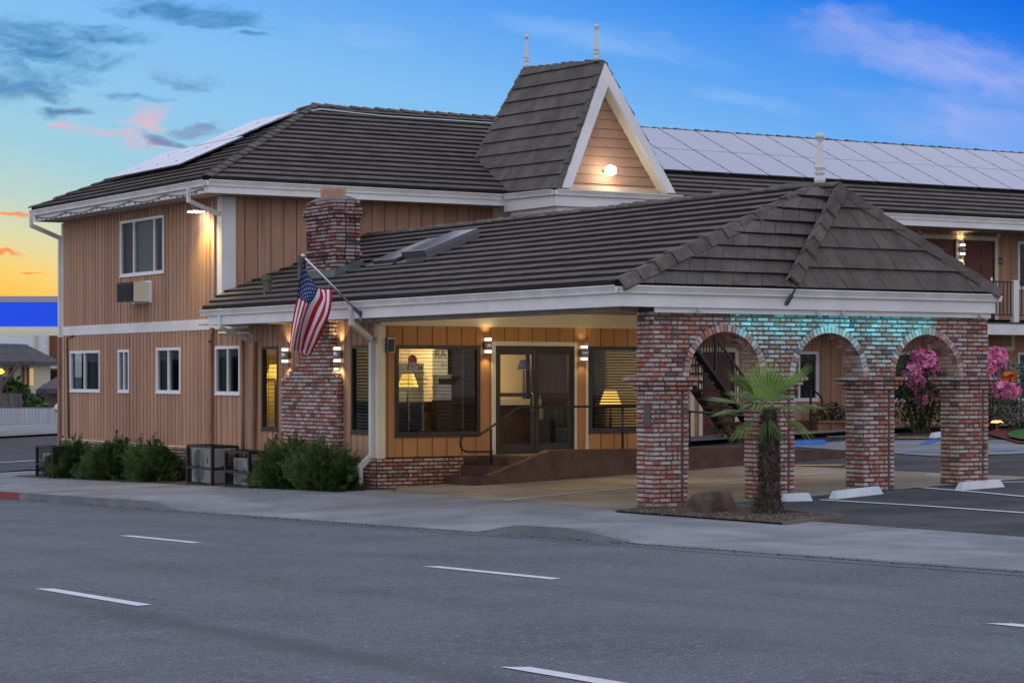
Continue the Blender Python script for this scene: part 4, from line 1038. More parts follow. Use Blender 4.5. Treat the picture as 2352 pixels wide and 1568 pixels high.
# ================================================================== solar panels
def slope_panel(x0, x1, y0, y1, P0, k, axis):
    """one panel lying a hand above a roof plane; k = rise per metre along axis ('X' or 'Y')"""
    def P(x, y, w):
        q = (x - P0.x) if axis == 'X' else (y - P0.y)
        n = V((-k, 0, 1)) if axis == 'X' else V((0, -k, 1))
        return V((x, y, P0.z + k * q)) + n.normalized() * w
    m = MB(); h0, h1 = .13, .165
    m.hexa([P(x0, y0, h0), P(x1, y0, h0), P(x1, y1, h0), P(x0, y1, h0), P(x0, y0, h1), P(x1, y0, h1), P(x1, y1, h1), P(x0, y1, h1)])
    ctr = P((x0 + x1) / 2, (y0 + y1) / 2, 0)
    for (cx_, cy_) in ((x0 - .013, y0 + .4), (x0 - .013, y1 - .4)) if axis == 'Y' else ((x0 + .4, y0 - .013), (x1 - .4, y0 - .013)):
        c_ = P(cx_, cy_, h1); m.obox(c_, (.014, 0, 0), (0, .022, 0), (0, 0, .004), 1)
    return m, ctr
proto = {}
def place_panel(key, x0, x1, y0, y1, P0, k, axis, label, group):
    m, ctr = slope_panel(x0, x1, y0, y1, P0, k, axis)
    if key not in proto:
        o = m.build('solar_panel', ['solar', 'panel_line'], origin=ctr, label=label, category='solar panel', group=group); proto[key] = o
    else: copy_tree(proto[key], ctr, label)
PWX = 1.165; ORD = ['first', 'second', 'third', 'fourth', 'fifth', 'sixth', 'seventh', 'eighth', 'ninth', 'tenth', 'eleventh', 'twelfth', 'thirteenth', 'fourteenth']
xj = hit(1839, 415, eC, (0, -kF, 1)).x
X0 = xj - math.floor((xj - 31.0) / PWX) * PWX
for row, (ya, yb, rn) in enumerate(((45.24, 46.80, 'lower'), (46.82, 48.38, 'upper'))):
    for i in range(14):
        if X0 + i * PWX > 47.5: break
        place_panel('long%d' % row, X0 + i * PWX, X0 + (i + 1) * PWX - .034, ya, yb, eC, kF, 'Y',
            'solar panel on the long right roof, %s row, %s from the pointed gable' % (rn, ORD[i]), 'solar panels on the long right roof')
for row, (xa, xb, ys, rn) in enumerate(((20.25, 21.80, (47.35, 48.47, 49.59, 50.71), 'lower'), (21.84, 23.35, (47.9, 49.02), 'upper'))):
    for i, ya in enumerate(ys):
        place_panel('hip%d' % row, xa, xb, ya, ya + 1.10, eC, kS, 'X',
            'pale solar panel on the street side hip roof, %s row, %s from the hip ridge' % (rn, ORD[i]), 'solar panels on the left hip roof')

# ================================================================== lamps on the walls
WARM = (1., .80, .42)
def sconce(pos, n, label, e=11., lit=True):
    pos, n = V(pos), V(n); t = empty('wall_lamp', pos, label, 'wall lamp', 'up and down wall lamps'); sdv = V((-n.y, n.x, 0))
    m = MB(); m.obox(pos + n * .035, sdv * .05, n * .035, V((0, 0, .07))); m.build('back_plate', 'steel_dark', t)
    m = MB(); c_ = pos + n * .105
    m.lathe(c_ - V((0, 0, .085)), [(.075, 0), (.075, .17)], 14); m.build('lamp_body', 'chrome_light', t, smooth=True)
    m = MB()
    for z in (.115, -.115): m.lathe(c_ + V((0, 0, z - .024)), [(.066, 0), (.066, .048)], 14)
    m.build('lamp_glass', 'lamp_glow' if lit else 'bulb_off', t)
    m = MB()
    for z in (.152, -.152): m.lathe(c_ + V((0, 0, z - .007)), [(.08, 0), (.08, .014)], 14)
    m.build('lamp_cap', 'steel_dark', t)
    if lit:
        lamp('SPOT', pos + n * .10 + V((0, 0, .20)), e, WARM, t, pos + n * .085 + V((0, 0, 2)), .03, 120, .8)
        lamp('SPOT', pos + n * .10 - V((0, 0, .20)), e, WARM, t, pos + n * .085 - V((0, 0, 2)), .03, 120, .8)
    return t
sconce((XF - .012, 41.02, 2.36), (-1, 0, 0), 'lit wall lamp left of the brick chimney, half behind the flag')
sconce((XF - .012, 38.75, 2.36), (-1, 0, 0), 'lit wall lamp right of the brick chimney beside a narrow dark window')
sconce((22.13, YE - .012, 2.53), (0, -1, 0), 'lit wall lamp between the lobby window and the glass doors', 4.5)
sconce((24.30, YE - .012, 2.40), (0, -1, 0), 'lit wall lamp right of the glass doors beside a white pipe', 2.)
sconce((41.43, YB - .012, 5.28), (0, -1, 0), 'lit wall lamp between two maroon doors on the upper balcony', 8.)
t = empty('speaker_box', (20.05, YE, 2.4), 'grey unlit box on the orange wall left of the lobby window', 'wall box')
m = MB(); m.box(19.98, 20.14, YE - .10, YE - .013, 2.38, 2.66); m.build('housing', 'steel_dark', t)
m = MB(); m.box(20.0, 20.12, YE - .115, YE - .10, 2.40, 2.64); m.build('grille', 'ac_dark', t)
# floodlight under the eave at the corner
t = empty('floodlight', (XF - .3, 45.1, 5.45), 'lit flat floodlight under the upper eave at the street corner', 'floodlight')
m = MB(); m.box(XF - .36, XF - .10, 44.95, 45.35, 5.46, 5.50); m.build('lamp_body', 'steel_dark', t)
m = MB(); m.box(XF - .34, XF - .12, 44.97, 45.33, 5.443, 5.459); m.build('lamp_glass', 'lamp_bulb', t)
m = MB(); m.bar((XF - .2, 45.15, 5.48), (XF - .012, 45.15, 5.62), .03); m.build('bracket', 'steel_dark', t)
lamp('SPOT', (XF - .30, 45.0, 5.42), 250., (1., .76, .26), t, (XF + .05, 44.85, 3.6), .12, 125, 1.)
# floodlight in the gable
gp = V((27.72, 41.36, 6.42))
t = empty('gable_floodlight', gp, 'glaring bright floodlight in the recess of the pointed gable', 'floodlight')
m = MB(); m.lathe(gp - V((0, 0, .11)), [(.04, 0), (.11, .04), (.13, .11), (.11, .18), (.03, .22)], 18); m.build('lamp_glass', 'lamp_bulb', t, smooth=True)
m = MB(); m.bar(gp + V((0, .08, 0)), gp + V((0, .42, .02)), .04); m.build('bracket', 'steel_dark', t)
lamp('POINT', gp + V((0, .06, -.06)), 15., (1., .84, .60), t, None, .05)
for k, (x, y, lb) in enumerate(((21.9, 34.6, 'warm recessed lamp in the drive ceiling near the glass doors'), (24.6, 33.2, 'warm recessed lamp in the drive ceiling toward the courtyard side'))):
    t = empty('ceiling_lamp', (x, y, 3.15), lb, 'ceiling lamp', 'recessed lamps under the covered drive')
    m = MB(); m.lathe((x, y, 3.13), [(.09, 0), (.10, .025)], 14); m.build('lamp_glass', 'lamp_glow', t)
    lamp('POINT', (x, y, 2.98), 52., (1., .78, .45), t, None, .09)
# blue accent lamps hidden under the drive's eave
for x, e, L_, lb in ((22.2, 20., 1.5, 'cyan accent light strip under the drive eave between the first and middle arches'), (24.15, 22., 1.3, 'cyan accent light strip under the drive eave between the middle and last arches')):
    t = empty('accent_light', (x, YP - .2, 2.93), lb, 'accent light', 'cyan accent lights under the eave')
    m = MB(); m.box(x - L_ / 2, x + L_ / 2, YP - .10, YP - .072, 2.945, 2.985); m.build('lamp_body', 'trim', t)
    lamp('AREA', (x, YP - .16, 2.885), e * .26, (.0, .42, .56), t, (x, YP + .10, 2.3), L_ + .7, sy=.06)
    for q in (-.75, -.25, .25, .75): lamp('SPOT', (x + q, YP - .18, 2.87), 17., (.0, .42, .56), t, (x + q, YP + .02, 2.35), .14, 110, 1.)

# ================================================================== flag
t = empty('flag', (18.95, 35.9, 3.1), 'American flag hanging from a slanted silver pole on the fascia', 'flag')
pb, pt = PX(826, 720, 18.93), PX(699, 591, 17.85)
m = MB(); m.tube([pb, pt], .021, 8); m.build('pole', 'metal', t, smooth=True)
m = MB(); dpt = (pt - pb).normalized(); m.tube([pt - dpt * .01, pt + dpt * .03, pt + dpt * .06, pt + dpt * .08], [.025, .04, .035, .008], 8); m.build('pole_ball', 'metal', t, smooth=True)
m = MB(); m.tube([pb - dpt * .05, pb + dpt * .16], .032, 8); m.obox(pb - dpt * .05, (.02, 0, 0), (0, .06, 0), (0, 0, .09)); m.build('pole_bracket', 'steel_dark', t)
def c5(x, y): return (666.4 + .196 * x, 548.8 + .196 * y)
# control columns: s across the stripes (0 = canton edge), down the length of the cloth
CTRL = [(0.00, [(150, 262), (112, 470), (78, 690), (38, 900), (8, 1100), (-8, 1275)]),
        (0.27, [(205, 400), (190, 560), (150, 735), (100, 930), (55, 1130), (25, 1290)]),
        (0.54, [(330, 580), (290, 680), (225, 775), (165, 950), (125, 1140), (105, 1315)]),
        (0.70, [(368, 590), (395, 690), (330, 830), (262, 1000), (190, 1180), (150, 1330)]),
        (0.85, [(430, 592), (430, 720), (400, 880), (320, 1040), (255, 1210), (195, 1350)]),
        (1.00, [(495, 592), (485, 760), (452, 915), (375, 1100), (305, 1240), (240, 1366)])]
def cat(p0, p1, p2, p3, t_):
    return .5 * (2 * p1 + (p2 - p0) * t_ + (2 * p0 - 5 * p1 + 4 * p2 - p3) * t_ * t_ + (3 * p1 - p0 - 3 * p2 + p3) * t_ ** 3)
def along(lst, q):
    n_ = len(lst) - 1; i = min(int(q * n_), n_ - 1); f = q * n_ - i; g = lambda k: lst[max(0, min(n_, k))]
    return tuple(cat(g(i - 1)[a], g(i)[a], g(i + 1)[a], g(i + 2)[a], f) for a in (0, 1))
def flagpt(s_, q, off=0.):
    ss = [c_[0] for c_ in CTRL]; cols_ = [along(c_[1], q) for c_ in CTRL]; i = 0
    while i < len(ss) - 2 and s_ > ss[i + 1]: i += 1
    f = (s_ - ss[i]) / (ss[i + 1] - ss[i])
    x, y = (cols_[i][a] * (1 - f) + cols_[i + 1][a] * f for a in (0, 1))
    X = 17.93 + .46 * s_ + .05 * math.sin(s_ * 11 + q * 2.2) * (.4 + q) + .03 * math.sin(q * 5 + s_ * 4) - off
    return PX(*c5(x, y), X)
m = MB(); NS, NQ = 39, 36
for a in range(NS):
    for b in range(NQ):
        s0, s1, q0, q1 = a / NS, (a + 1) / NS, b / NQ, (b + 1) / NQ
        st_ = int((a + .5) / NS * 13); mi = 2 if (st_ < 7 and b < 14) else (0 if st_ % 2 == 0 else 1)
        m.face([flagpt(s0, q0), flagpt(s1, q0), flagpt(s1, q1), flagpt(s0, q1)], mi)
cloth = m.build('flag_cloth', ['flag_red', 'flag_white', 'flag_blue'], t, smooth=True)
m = MB()
for r in range(9):
    for k in range(6 if r % 2 == 0 else 5):
        cs, cq = (r + 1) / 10 * 7 / 13, ((k * 2 + 1 + (r % 2)) / 12) * 14 / NQ
        pts = []
        for j in range(10):
            rr_ = .0175 if j % 2 == 0 else .007; an = math.pi * j / 5
            pts.append(flagpt(min(max(cs + rr_ * math.sin(an), 0), 1), min(max(cq + rr_ * .72 * math.cos(an), 0), 1), .012))
        m.face(pts)
m.build('star', 'flag_white', cloth, kind='stuff')

# ================================================================== wall air conditioner, condensers in cages
t = empty('air_conditioner', (XF, 48.9, 3.6), 'boxy wall air conditioner with dark louvred front below the upper window', 'air conditioner')
m = MB(); wbox(m, FX, 48.10, 49.25, 0.012, .03, 3.60, 4.10); m.build('wall_plate', 'vinyl', t)
m = MB(); wbox(m, FX, 48.18, 49.15, .03, .42, 3.63, 4.07); m.build('housing', 'ac_cream', t)
m = MB(); wbox(m, FX, 48.18, 49.15, .42, .435, 3.63, 4.07)
for k in range(9): z = 3.66 + k * .045; m.hexa([wpt(FX, 48.2, .435, z), wpt(FX, 49.13, .435, z), wpt(FX, 49.13, .435, z + .012), wpt(FX, 48.2, .435, z + .012), wpt(FX, 48.2, .465, z - .012), wpt(FX, 49.13, .465, z - .012), wpt(FX, 49.13, .465, z), wpt(FX, 48.2, .465, z)])
m.build('grille', 'ac_dark', t)
def mesh_mat():
    m = bpy.data.materials.new('cage_mesh'); m.use_nodes = True; T_ = NT(m.node_tree); T_.n.clear()
    pos = T_.node('ShaderNodeNewGeometry').outputs['Position']; sx = T_.node('ShaderNodeSeparateXYZ'); T_.l.new(pos, sx.inputs[0])
    h = T_.math('ADD', sx.outputs[0], sx.outputs[1]); z = T_.math('MULTIPLY', sx.outputs[2], 1.6)
    f = None
    for q in (T_.math('ADD', h, z), T_.math('SUBTRACT', h, z)):
        g = T_.math('ABSOLUTE', T_.math('SUBTRACT', T_.math('FRACT', T_.math('MULTIPLY', q, 17.)), .5)); g = T_.math('LESS_THAN', g, .085); f = g if f is None else T_.math('MAXIMUM', f, g)
    tr = T_.node('ShaderNodeBsdfTransparent'); di = T_.node('ShaderNodeBsdfDiffuse'); di.inputs[0].default_value = (.012, .012, .013, 1)
    mx = T_.node('ShaderNodeMixShader'); T_.put(mx.inputs[0], f); T_.l.new(tr.outputs[0], mx.inputs[1]); T_.l.new(di.outputs[0], mx.inputs[2])
    o = T_.node('ShaderNodeOutputMaterial'); T_.l.new(mx.outputs[0], o.inputs[0]); M['cage_mesh'] = m
mesh_mat()
def cage(x0, x1, y0, y1, z0, z1, label):
    t = empty('steel_cage', ((x0 + x1) / 2, (y0 + y1) / 2, z0), label, 'cage', 'black mesh cages round the condensers')
    m = MB(); w_ = .06
    for x in (x0, x1):
        for y in (y0, y1): m.bar((x, y, z0), (x, y, z1), w_, up=(1, 0, 0))
    for z in (z0 + .04, (z0 + z1) / 2 - .03, z1):
        for x in (x0, x1): m.bar((x, y0, z), (x, y1, z), w_ * .9)
        for y in (y0, y1): m.bar((x0, y, z), (x1, y, z), w_ * .9)
    m.build('frame', 'black_metal', t)
    m = MB()
    for q in ([(x0, y0), (x0, y1)], [(x0, y0), (x1, y0)], [(x1, y1), (x0, y1)]): m.face([(*q[0], z0), (*q[1], z0), (*q[1], z1), (*q[0], z1)])
    m.face([(x0, y0, z1 + .01), (x1, y0, z1 + .01), (x1, y1, z1 + .01), (x0, y1, z1 + .01)]); m.build('mesh', 'cage_mesh', t)
def condenser(x0, x1, y0, y1, z0, z1, label):
    t = empty('condenser', ((x0 + x1) / 2, (y0 + y1) / 2, z0), label, 'condenser', 'outdoor condensers in cages')
    m = MB(); m.box(x0, x1, y0, y1, z0, z1); m.build('housing', 'ac_shell', t)
    m = MB(); cy_, cz_ = y0 + (y1 - y0) * .62, (z0 + z1) / 2; r = min((y1 - y0) * .34, (z1 - z0) * .42)
    ring = lambda rr_: [V((x0 - .012, cy_ + rr_ * math.cos(a * math.pi / 12), cz_ + rr_ * math.sin(a * math.pi / 12) * 1.15)) for a in range(24)]
    m.face([p + V((.006, 0, 0)) for p in ring(r)])
    m.build('fan_opening', 'ac_dark', t)
    m = MB()
    for q in (.3, .5, .7, .85, 1.): m.tube(ring(r * q) + [ring(r * q)[0]], .008, 4)
    for k in range(-6, 7):
        yy = k / 7 * r; hh = math.sqrt(max(0, r * r - yy * yy)) * 1.15; m.bar((x0 - .016, cy_ + yy, cz_ - hh), (x0 - .016, cy_ + yy, cz_ + hh), .008)
    m.build('fan_grille', 'ac_shell', t)
    m = MB()
    for (dy, dz_, mm) in ((0, .0, 0), (.0, -.05, 1)):
        m.face([V((x0 - .006, y0 + .13 + dy + .03 * math.cos(a * .524), z1 - .22 + dz_ + .045 * math.sin(a * .524))) for a in range(12)], mm)
    m.build('badge', ['flag_blue', 'flag_red'], t)
gz = lambda x, y: walkz(x, y)
def yat(u, X): return PX(u, 1000, X).y
def cage_px(ul, ur, ue, Xf, h, label):
    yl, yr = yat(ul, Xf), yat(ur, Xf); x1 = min(PY(ue, 1000, yr).x, XF - .07); z = gz(Xf, (yl + yr) / 2); cage(Xf, x1, yr, yl, z - .03, z + h, label)
def cond_px(ul, ur, Xf, h, label):
    yl, yr = yat(ul, Xf), yat(ur, Xf); z = gz(Xf, (yl + yr) / 2); condenser(Xf, Xf + .32, yr, yl, z + .03, z + h + .03, label)
cage_px(432, 488, 545, 18.85, .79, 'tall black mesh cage between the left juniper and the lower cage')
cond_px(441, 483, 19.12, .70, 'taller white condenser in the left of two street cages')
cage_px(519, 573, 622, 18.72, .70, 'low black mesh cage beside the right juniper')
cond_px(537, 569, 18.98, .52, 'lower white condenser in the cage by the right juniper')
cage_px(85, 123, 160, 18.86, .73, 'black mesh cage at the far left corner of the motel')
cond_px(99, 120, 19.12, .53, 'white condenser in the cage at the far left corner')

# string lights along the eave
m = MB(); pts = []
for i in range(61):
    y = 53.7 - (53.7 - 43.7) * i / 60; sag = -.05 - .07 * abs(math.sin(i * math.pi / 12)) ; pts.append(V((19.135, y, 5.95 - .07 + sag)))
t = empty('string_lights', pts[0], 'unlit string of small bulbs stapled along the white street side fascia', 'string lights')
m.tube(pts, .008, 5); m.build('wire', 'black_metal', t)
m = MB()
for p in pts[::2]: m.lathe(p - V((0, 0, .06)), [(.004, 0), (.014, .015), (.016, .035), (.008, .06)], 6)
m.build('bulb', 'steel_dark', t, kind='stuff')
# eyelet lamps on the drive's trim
for x, lb in ((20.4, 'first white eyelet lamp under the drive fascia, above the left pier'), (22.7, 'second white eyelet lamp under the drive fascia, above the middle arch'), (23.2, 'third white eyelet lamp under the drive fascia, right of the middle arch'), (26.1, 'last white eyelet lamp under the drive fascia at its right end')):
    t = empty('eyelet_lamp', (x, 28.07, 2.95), lb, 'lamp', 'eyelet lamps on the drive fascia')
    m = MB(); m.tube([(x, 28.075, 2.95), (x, 28.04, 2.95)], [.03, .022], 10); m.tube([(x, 28.04, 2.95), (x, 28.0, 2.935)], [.025, .03], 10); m.build('lamp_body', 'pipe_white', t)
# spare pole bracket on the drive fascia
t = empty('pole_bracket', (22.1, 27.9, 3.1), 'dark stub of a flag pole bracket on the drive gutter', 'bracket')
b0, b1 = PY(1809, 694, 27.98), PY(1836, 648, 27.75)
m = MB(); m.tube([b0, b1], .018, 7); m.build('pole', 'steel_dark', t); m = MB(); m.tube([b0 + V((0, .03, -.03)), b0 + (b1 - b0) * .35], .035, 7); m.build('socket', 'steel_dark', t)
# plaque on the pier
t = MB(); t.box(XP - .045, XP - .02, YP + .03, YP + .2, 1.20, 1.52); 
t.build('plaque', 'plaque', label='dark blank metal plaque on the left brick pier', category='plaque')

# ================================================================== steps, ramp wall and rails at the doors
t = empty('entrance_ramp', (23, 36, .1), 'brown painted concrete steps and ramp in front of the glass doors', 'ramp')
m = MB(); RY0, RY1 = 35.95, YE - .12
for k, (xa, zt) in enumerate(((21.15, .10), (21.52, .27), (21.90, .445))):
    m.box(xa, 27.5 if k == 2 else xa + .42, RY0 + .12, RY1, -.25, zt)
m.build('step', ['ramp_paint'], t)
m = MB()
def prism(mb, pts, y0, y1, mi=0):
    n_ = len(pts); A = [V((x, y0, z)) for x, z in pts]; B = [V((x, y1, z)) for x, z in pts]
    mb.face(A, mi); mb.face(B[::-1], mi)
    for i in range(n_): mb.face([A[i], A[(i + 1) % n_], B[(i + 1) % n_], B[i]], mi)
wa = PY(1113, 1090, RY0)
prism(m, [(21.25, -.3), (30.2, -.1), (30.2, .42), (27.2, .56), (22.75, .56), (21.42, .12), (21.33, .10), (21.25, .02)], RY0, RY0 + .17); m.build('ramp_wall', 'ramp_paint', t)
m = MB(); prism(m, [(21.42, .125), (22.75, .565), (27.2, .565), (30.2, .425), (30.2, .435), (27.2, .577), (22.74, .577), (21.40, .13)], RY0 - .004, RY0 + .18); m.build('coping', 'ramp_top', t)
m = MB(); m.box(22.3, 27.5, RY0 + .17, RY1, .44, .458); m.hexa([(27.5, RY0 + .17, -.1), (33, RY0 + .17, -.1), (33, RY1, -.1), (27.5, RY1, -.1), (27.5, RY0 + .17, .457), (33, RY0 + .17, .32), (33, RY1, .32), (27.5, RY1, .457)]); m.build('landing', 'ramp_top', t)
t = empty('handrail', (22.2, 36.03, .4), 'bent black pipe handrail along the entrance steps and ramp', 'handrail')
RYM = RY0 + .085; q = lambda u, v: PY(u, v, RYM)
m = MB()
pts = [q(1132, 1037), q(1072, 1037), q(1062, 1033), q(1058, 1022), q(1058, 1010), q(1063, 1000), q(1073, 998), q(1100, 997), q(1110, 993), q(1185, 940), q(1195, 935), q(1300, 934), q(1464, 931), PY(1590, 945, RYM), PY(1740, 957, RYM)]
m.tube(pts, .021, 8); m.build('rail', 'black_metal', t, smooth=True)
for (u, v0, v1) in ((1128, 985, 1066), (1430, 932, 1030), (1584, 945, 1040)):
    m = MB(); m.tube([q(u, v0), q(u, v1)], .022, 8); m.build('post', 'black_metal', t, smooth=True)

# ================================================================== lobby contents
def table_lamp(x, y, z, h, r0, r1, hs, shade, label, e):
    t = empty('table_lamp', (x, y, z), label, 'lamp')
    m = MB(); m.lathe((x, y, z), [(.08, 0), (.08, .03), (.03, .05), (.045, .12), (.03, .2), (.02, h - .02)], 12); m.build('lamp_base', 'dark_wood', t, smooth=True)
    m = MB(); m.tube([(x, y, z + h), (x, y, z + h + hs)], [r0, r1], 20, cap=False); m.build('lamp_shade', shade, t, smooth=True)
    if e: lamp('POINT', (x, y, z + h + hs * .5), e, (1., .68, .30), t, None, .08)
_p = PY(937, 889, 37.95); table_lamp(_p.x, 37.95, _p.z - .66, .66, .205, .11, .25, 'shade_glow', 'glowing yellow table lamp behind the wide left lobby window', 3.)
_p = PY(1402, 929, 37.8); table_lamp(_p.x, 37.8, _p.z - .62, .62, .22, .12, .29, 'shade_glow', 'glowing yellow table lamp behind the lobby window right of the doors', .6)
_p = PY(1203, 848, 38.7); table_lamp(_p.x, 38.7, 1.46, _p.z - 1.46, .14, .07, .19, 'blue_cloth', 'table lamp with dark blue shade on the lobby counter', 0)
t = empty('reception_counter', (22.8, 38.9, .47), 'dark lobby counter with a white top behind the glass doors', 'counter')
m = MB(); m.box(22.6, 24.1, 38.5, 38.55, .47, 1.38); m.build('front_panel', 'dark_wood', t); m = MB(); m.box(22.55, 24.12, 38.45, 39.1, 1.38, 1.50); m.build('counter_top', 'house_cream', t)
t = empty('armchair', (23.8, 37.95, .47), 'dark armchair behind the right glass door', 'armchair')
m = MB(); m.box(24.0, 24.5, 37.75, 38.2, .47, .92); m.build('seat', 'curtain', t); m = MB(); m.box(24.0, 24.5, 38.2, 38.35, .47, 1.35); m.build('backrest', 'curtain', t); m = MB(); m.box(23.89, 24.0, 37.75, 38.3, .47, 1.10); m.box(24.5, 24.61, 37.75, 38.3, .47, 1.10); m.build('armrest', 'dark_room', t)
t = empty('kiosk_poster', (20.5, YE + .1, 1.7), 'faded clear window notice with a red cap emblem about the check-in kiosk', 'notice')
m = MB(); zz = YE + .035; tx = 20.60
def txt(s_, sz, x, z, mi): text_mesh(m, s_, sz, (x, zz, z), (1, 0, 0), (0, 0, 1), (0, -1, 0), mi, 'CENTER')
m.box(tx - .13, tx + .19, zz - .001, zz + .001, 2.075, 2.14, 1)
txt('AGENT', .085, tx + .03, 2.082, 2); txt('LIVE', .075, tx - .02, 2.155, 2); txt('Use the Kiosk For', .075, tx, 1.985, 1); txt('Check-in, Check-out', .075, tx, 1.885, 1); txt('and Other services', .075, tx, 1.785, 1)
m.build('lettering', ['sticker_red', 'sign_black', 'sticker_white'], t)
m = MB(); m.box(tx - .11, tx + .07, zz + .003, zz + .005, 2.14, 2.24); m.face([V((tx - .02 + .10 * math.cos(a * math.pi / 10), zz + .004, 2.24 + .11 * math.sin(a * math.pi / 10))) for a in range(11)]); m.build('emblem', 'sticker_red', t)
t = empty('wall_sign', (21.0, 37.9, 2.1), 'cream sign with cropped red letters seen through the left lobby window', 'sign')
m = MB(); m.box(21.24, 21.56, 37.72, 37.74, 1.9, 2.45); m.build('board', 'shade_cream', t)
m = MB(); text_mesh(m, 'RA', .20, (21.27, 37.715, 2.30), (1, 0, 0), (0, 0, 1), (0, -1, 0)); text_mesh(m, 'BY', .11, (21.41, 37.715, 2.12), (1, 0, 0), (0, 0, 1), (0, -1, 0)); m.build('lettering', 'sign_red', t)
t = empty('kiosk_machine', (21.0, 37.68, .47), 'dark slotted machine with white body below the red lettered sign', 'machine')
m = MB(); m.box(21.22, 21.55, 37.56, 37.70, 1.5, 1.98); m.build('housing', 'ac_shell', t); m = MB(); m.box(21.28, 21.55, 37.53, 37.56, 1.80, 1.91); m.build('slot', 'ac_dark', t); m = MB(); m.box(21.2, 21.56, 37.5, 37.7, .47, 1.5); m.build('stand', 'dark_wood', t)
t = empty('display_banner', (20.5, 38.3, .47), 'blue and white printed banner standing behind the yellow lamp', 'banner')
m = MB(); m.box(20.75, 21.35, 38.28, 38.30, .55, 2.2, 0); m.box(20.70, 21.30, 38.26, 38.275, .5, 1.45, 1); m.build('panel', ['curtain_grey', 'blue_cloth'], t)
ll = empty('ceiling_lamp', (22.8, 38.2, 2.85), 'warm ceiling lamp inside the lobby', 'lamp'); m = MB(); m.lathe((22.8, 38.2, 2.80), [(.14, 0), (.16, .08)], 14); m.build('lamp_glass', 'lamp_glow', ll)
lamp('POINT', (22.35, 38.15, 2.6), 115., (1., .76, .42), ll, None, .12)
fl_ = PY(633, 868, 42.75)
l5 = empty('floor_lamp', (fl_.x, 42.75, .47), 'warm lamp behind the narrow blinds left of the chimney', 'lamp'); m = MB(); m.lathe((fl_.x, 42.75, .47), [(.14, 0), (.14, .03), (.02, .05), (.02, fl_.z - .47)], 10); m.build('lamp_base', 'dark_wood', l5)
m = MB(); m.tube([(fl_.x, 42.75, fl_.z), (fl_.x, 42.75, fl_.z + .28)], [.2, .12], 18, cap=False); m.build('lamp_shade', 'shade_glow', l5); lamp('POINT', (fl_.x, 42.6, fl_.z + .1), 26., (1., .74, .22), l5, None, .1)
m = MB(); m.face([(21.35, 41.7, .6), (21.35, 43.3, .6), (21.35, 43.3, 2.8), (21.35, 41.7, 2.8)]); m.face([(19.97, 43.3, .6), (21.35, 43.3, .6), (21.35, 43.3, 2.8), (19.97, 43.3, 2.8)]); m.build('inner_wall', 'beige_wall', lobby)

# ================================================================== plants
def juniper(y0, y1, x0, x1, h, n, label, group='juniper bushes along the street wall'):
    cx, cy = (x0 + x1) / 2, (y0 + y1) / 2; z = walkz(cx, cy) - .03
    t = empty('juniper_bush', (cx, cy, z), label, 'bush', group)
    m = MB(); tw = MB()
    rx, ry = (x1 - x0) / 2, (y1 - y0) / 2
    for i in range(n):
        # sprays fan up and outward from inside the mound
        a = ru(0, 2 * math.pi); rr_ = math.sqrt(rnd()); el = rnd() ** .8
        lump = .80 + .26 * math.sin(cy * 3 + a * 3.1 + el * 4) * math.sin(a * 2 + cy)
        dirv = V((math.cos(a) * rx * rr_, math.sin(a) * ry * rr_, h * (.15 + .85 * el) * math.sqrt(max(.05, 1 - rr_ * rr_ * .75)))) * lump * ru(.72, 1.06)
        tip = V((cx, cy, z)) + dirv
        out = V((dirv.x * 1.1, dirv.y * 1.1, abs(dirv.z) * .8 + .12)).normalized()
        out = (out + V((ru(-.4, .4), ru(-.4, .4), ru(-.15, .45)))).normalized()
        L = ru(.14, .34) * (1.5 if rnd() < .12 else 1); base = tip - out * L * .7; sd = out.cross(V((ru(-1, 1), ru(-1, 1), ru(-1, 1)))).normalized(); s2 = out.cross(sd)
        tint = min(1, max(0, .25 + .5 * rnd() + .15 * (el - .5)))
        if i % 12 == 0: tw.tube([V((cx, cy, z)) + V((dirv.x, dirv.y, 0)) * .25, base, tip], [.012, .007, .002], 4)
        for k in range(9):
            q = k / 9; p = base + out * (L * q) + V((0, 0, -.03 * q * q)); ln = (.10 - .06 * q) * ru(.8, 1.3)
            for sg in (-1, 1):
                dd = (out * .8 + (sd if k % 2 else s2) * sg * .75).normalized(); wv = dd.cross(sd if k % 2 == 0 else s2).normalized() * .011
                m.face([p - wv, p + wv, p + dd * ln], 0, min(1, max(0, tint + ru(-.15, .15))))
    m.build('foliage', 'juniper_leaf', t); tw.build('branch', 'juniper_twig', t)
juniper(50.0, 53.3, 18.72, 19.75, 1.04, 2900, 'leftmost of three dark green juniper bushes, beside the corner cage')
juniper(47.2, 50.9, 18.64, 19.75, 1.10, 3000, 'middle of three dark green juniper bushes under the two small windows')
juniper(44.9, 48.2, 18.70, 19.75, 1.06, 2900, 'rightmost of three dark green juniper bushes, beside the tall cage')
juniper(38.2, 41.2, 18.50, 19.66, 1.14, 3000, 'dark green juniper bush below the brick chimney, beside the low cage')
juniper(36.65, 39.4, 18.55, 19.66, 1.12, 2900, 'dark green juniper bush with spreading tips beside the white downspout')
sheet('planting_strip', 'soil', [[(18.78, 36.95), (19.85, 36.95), (19.85, 54.6), (18.85, 54.6)]], walkz, .014, .6, **ST)

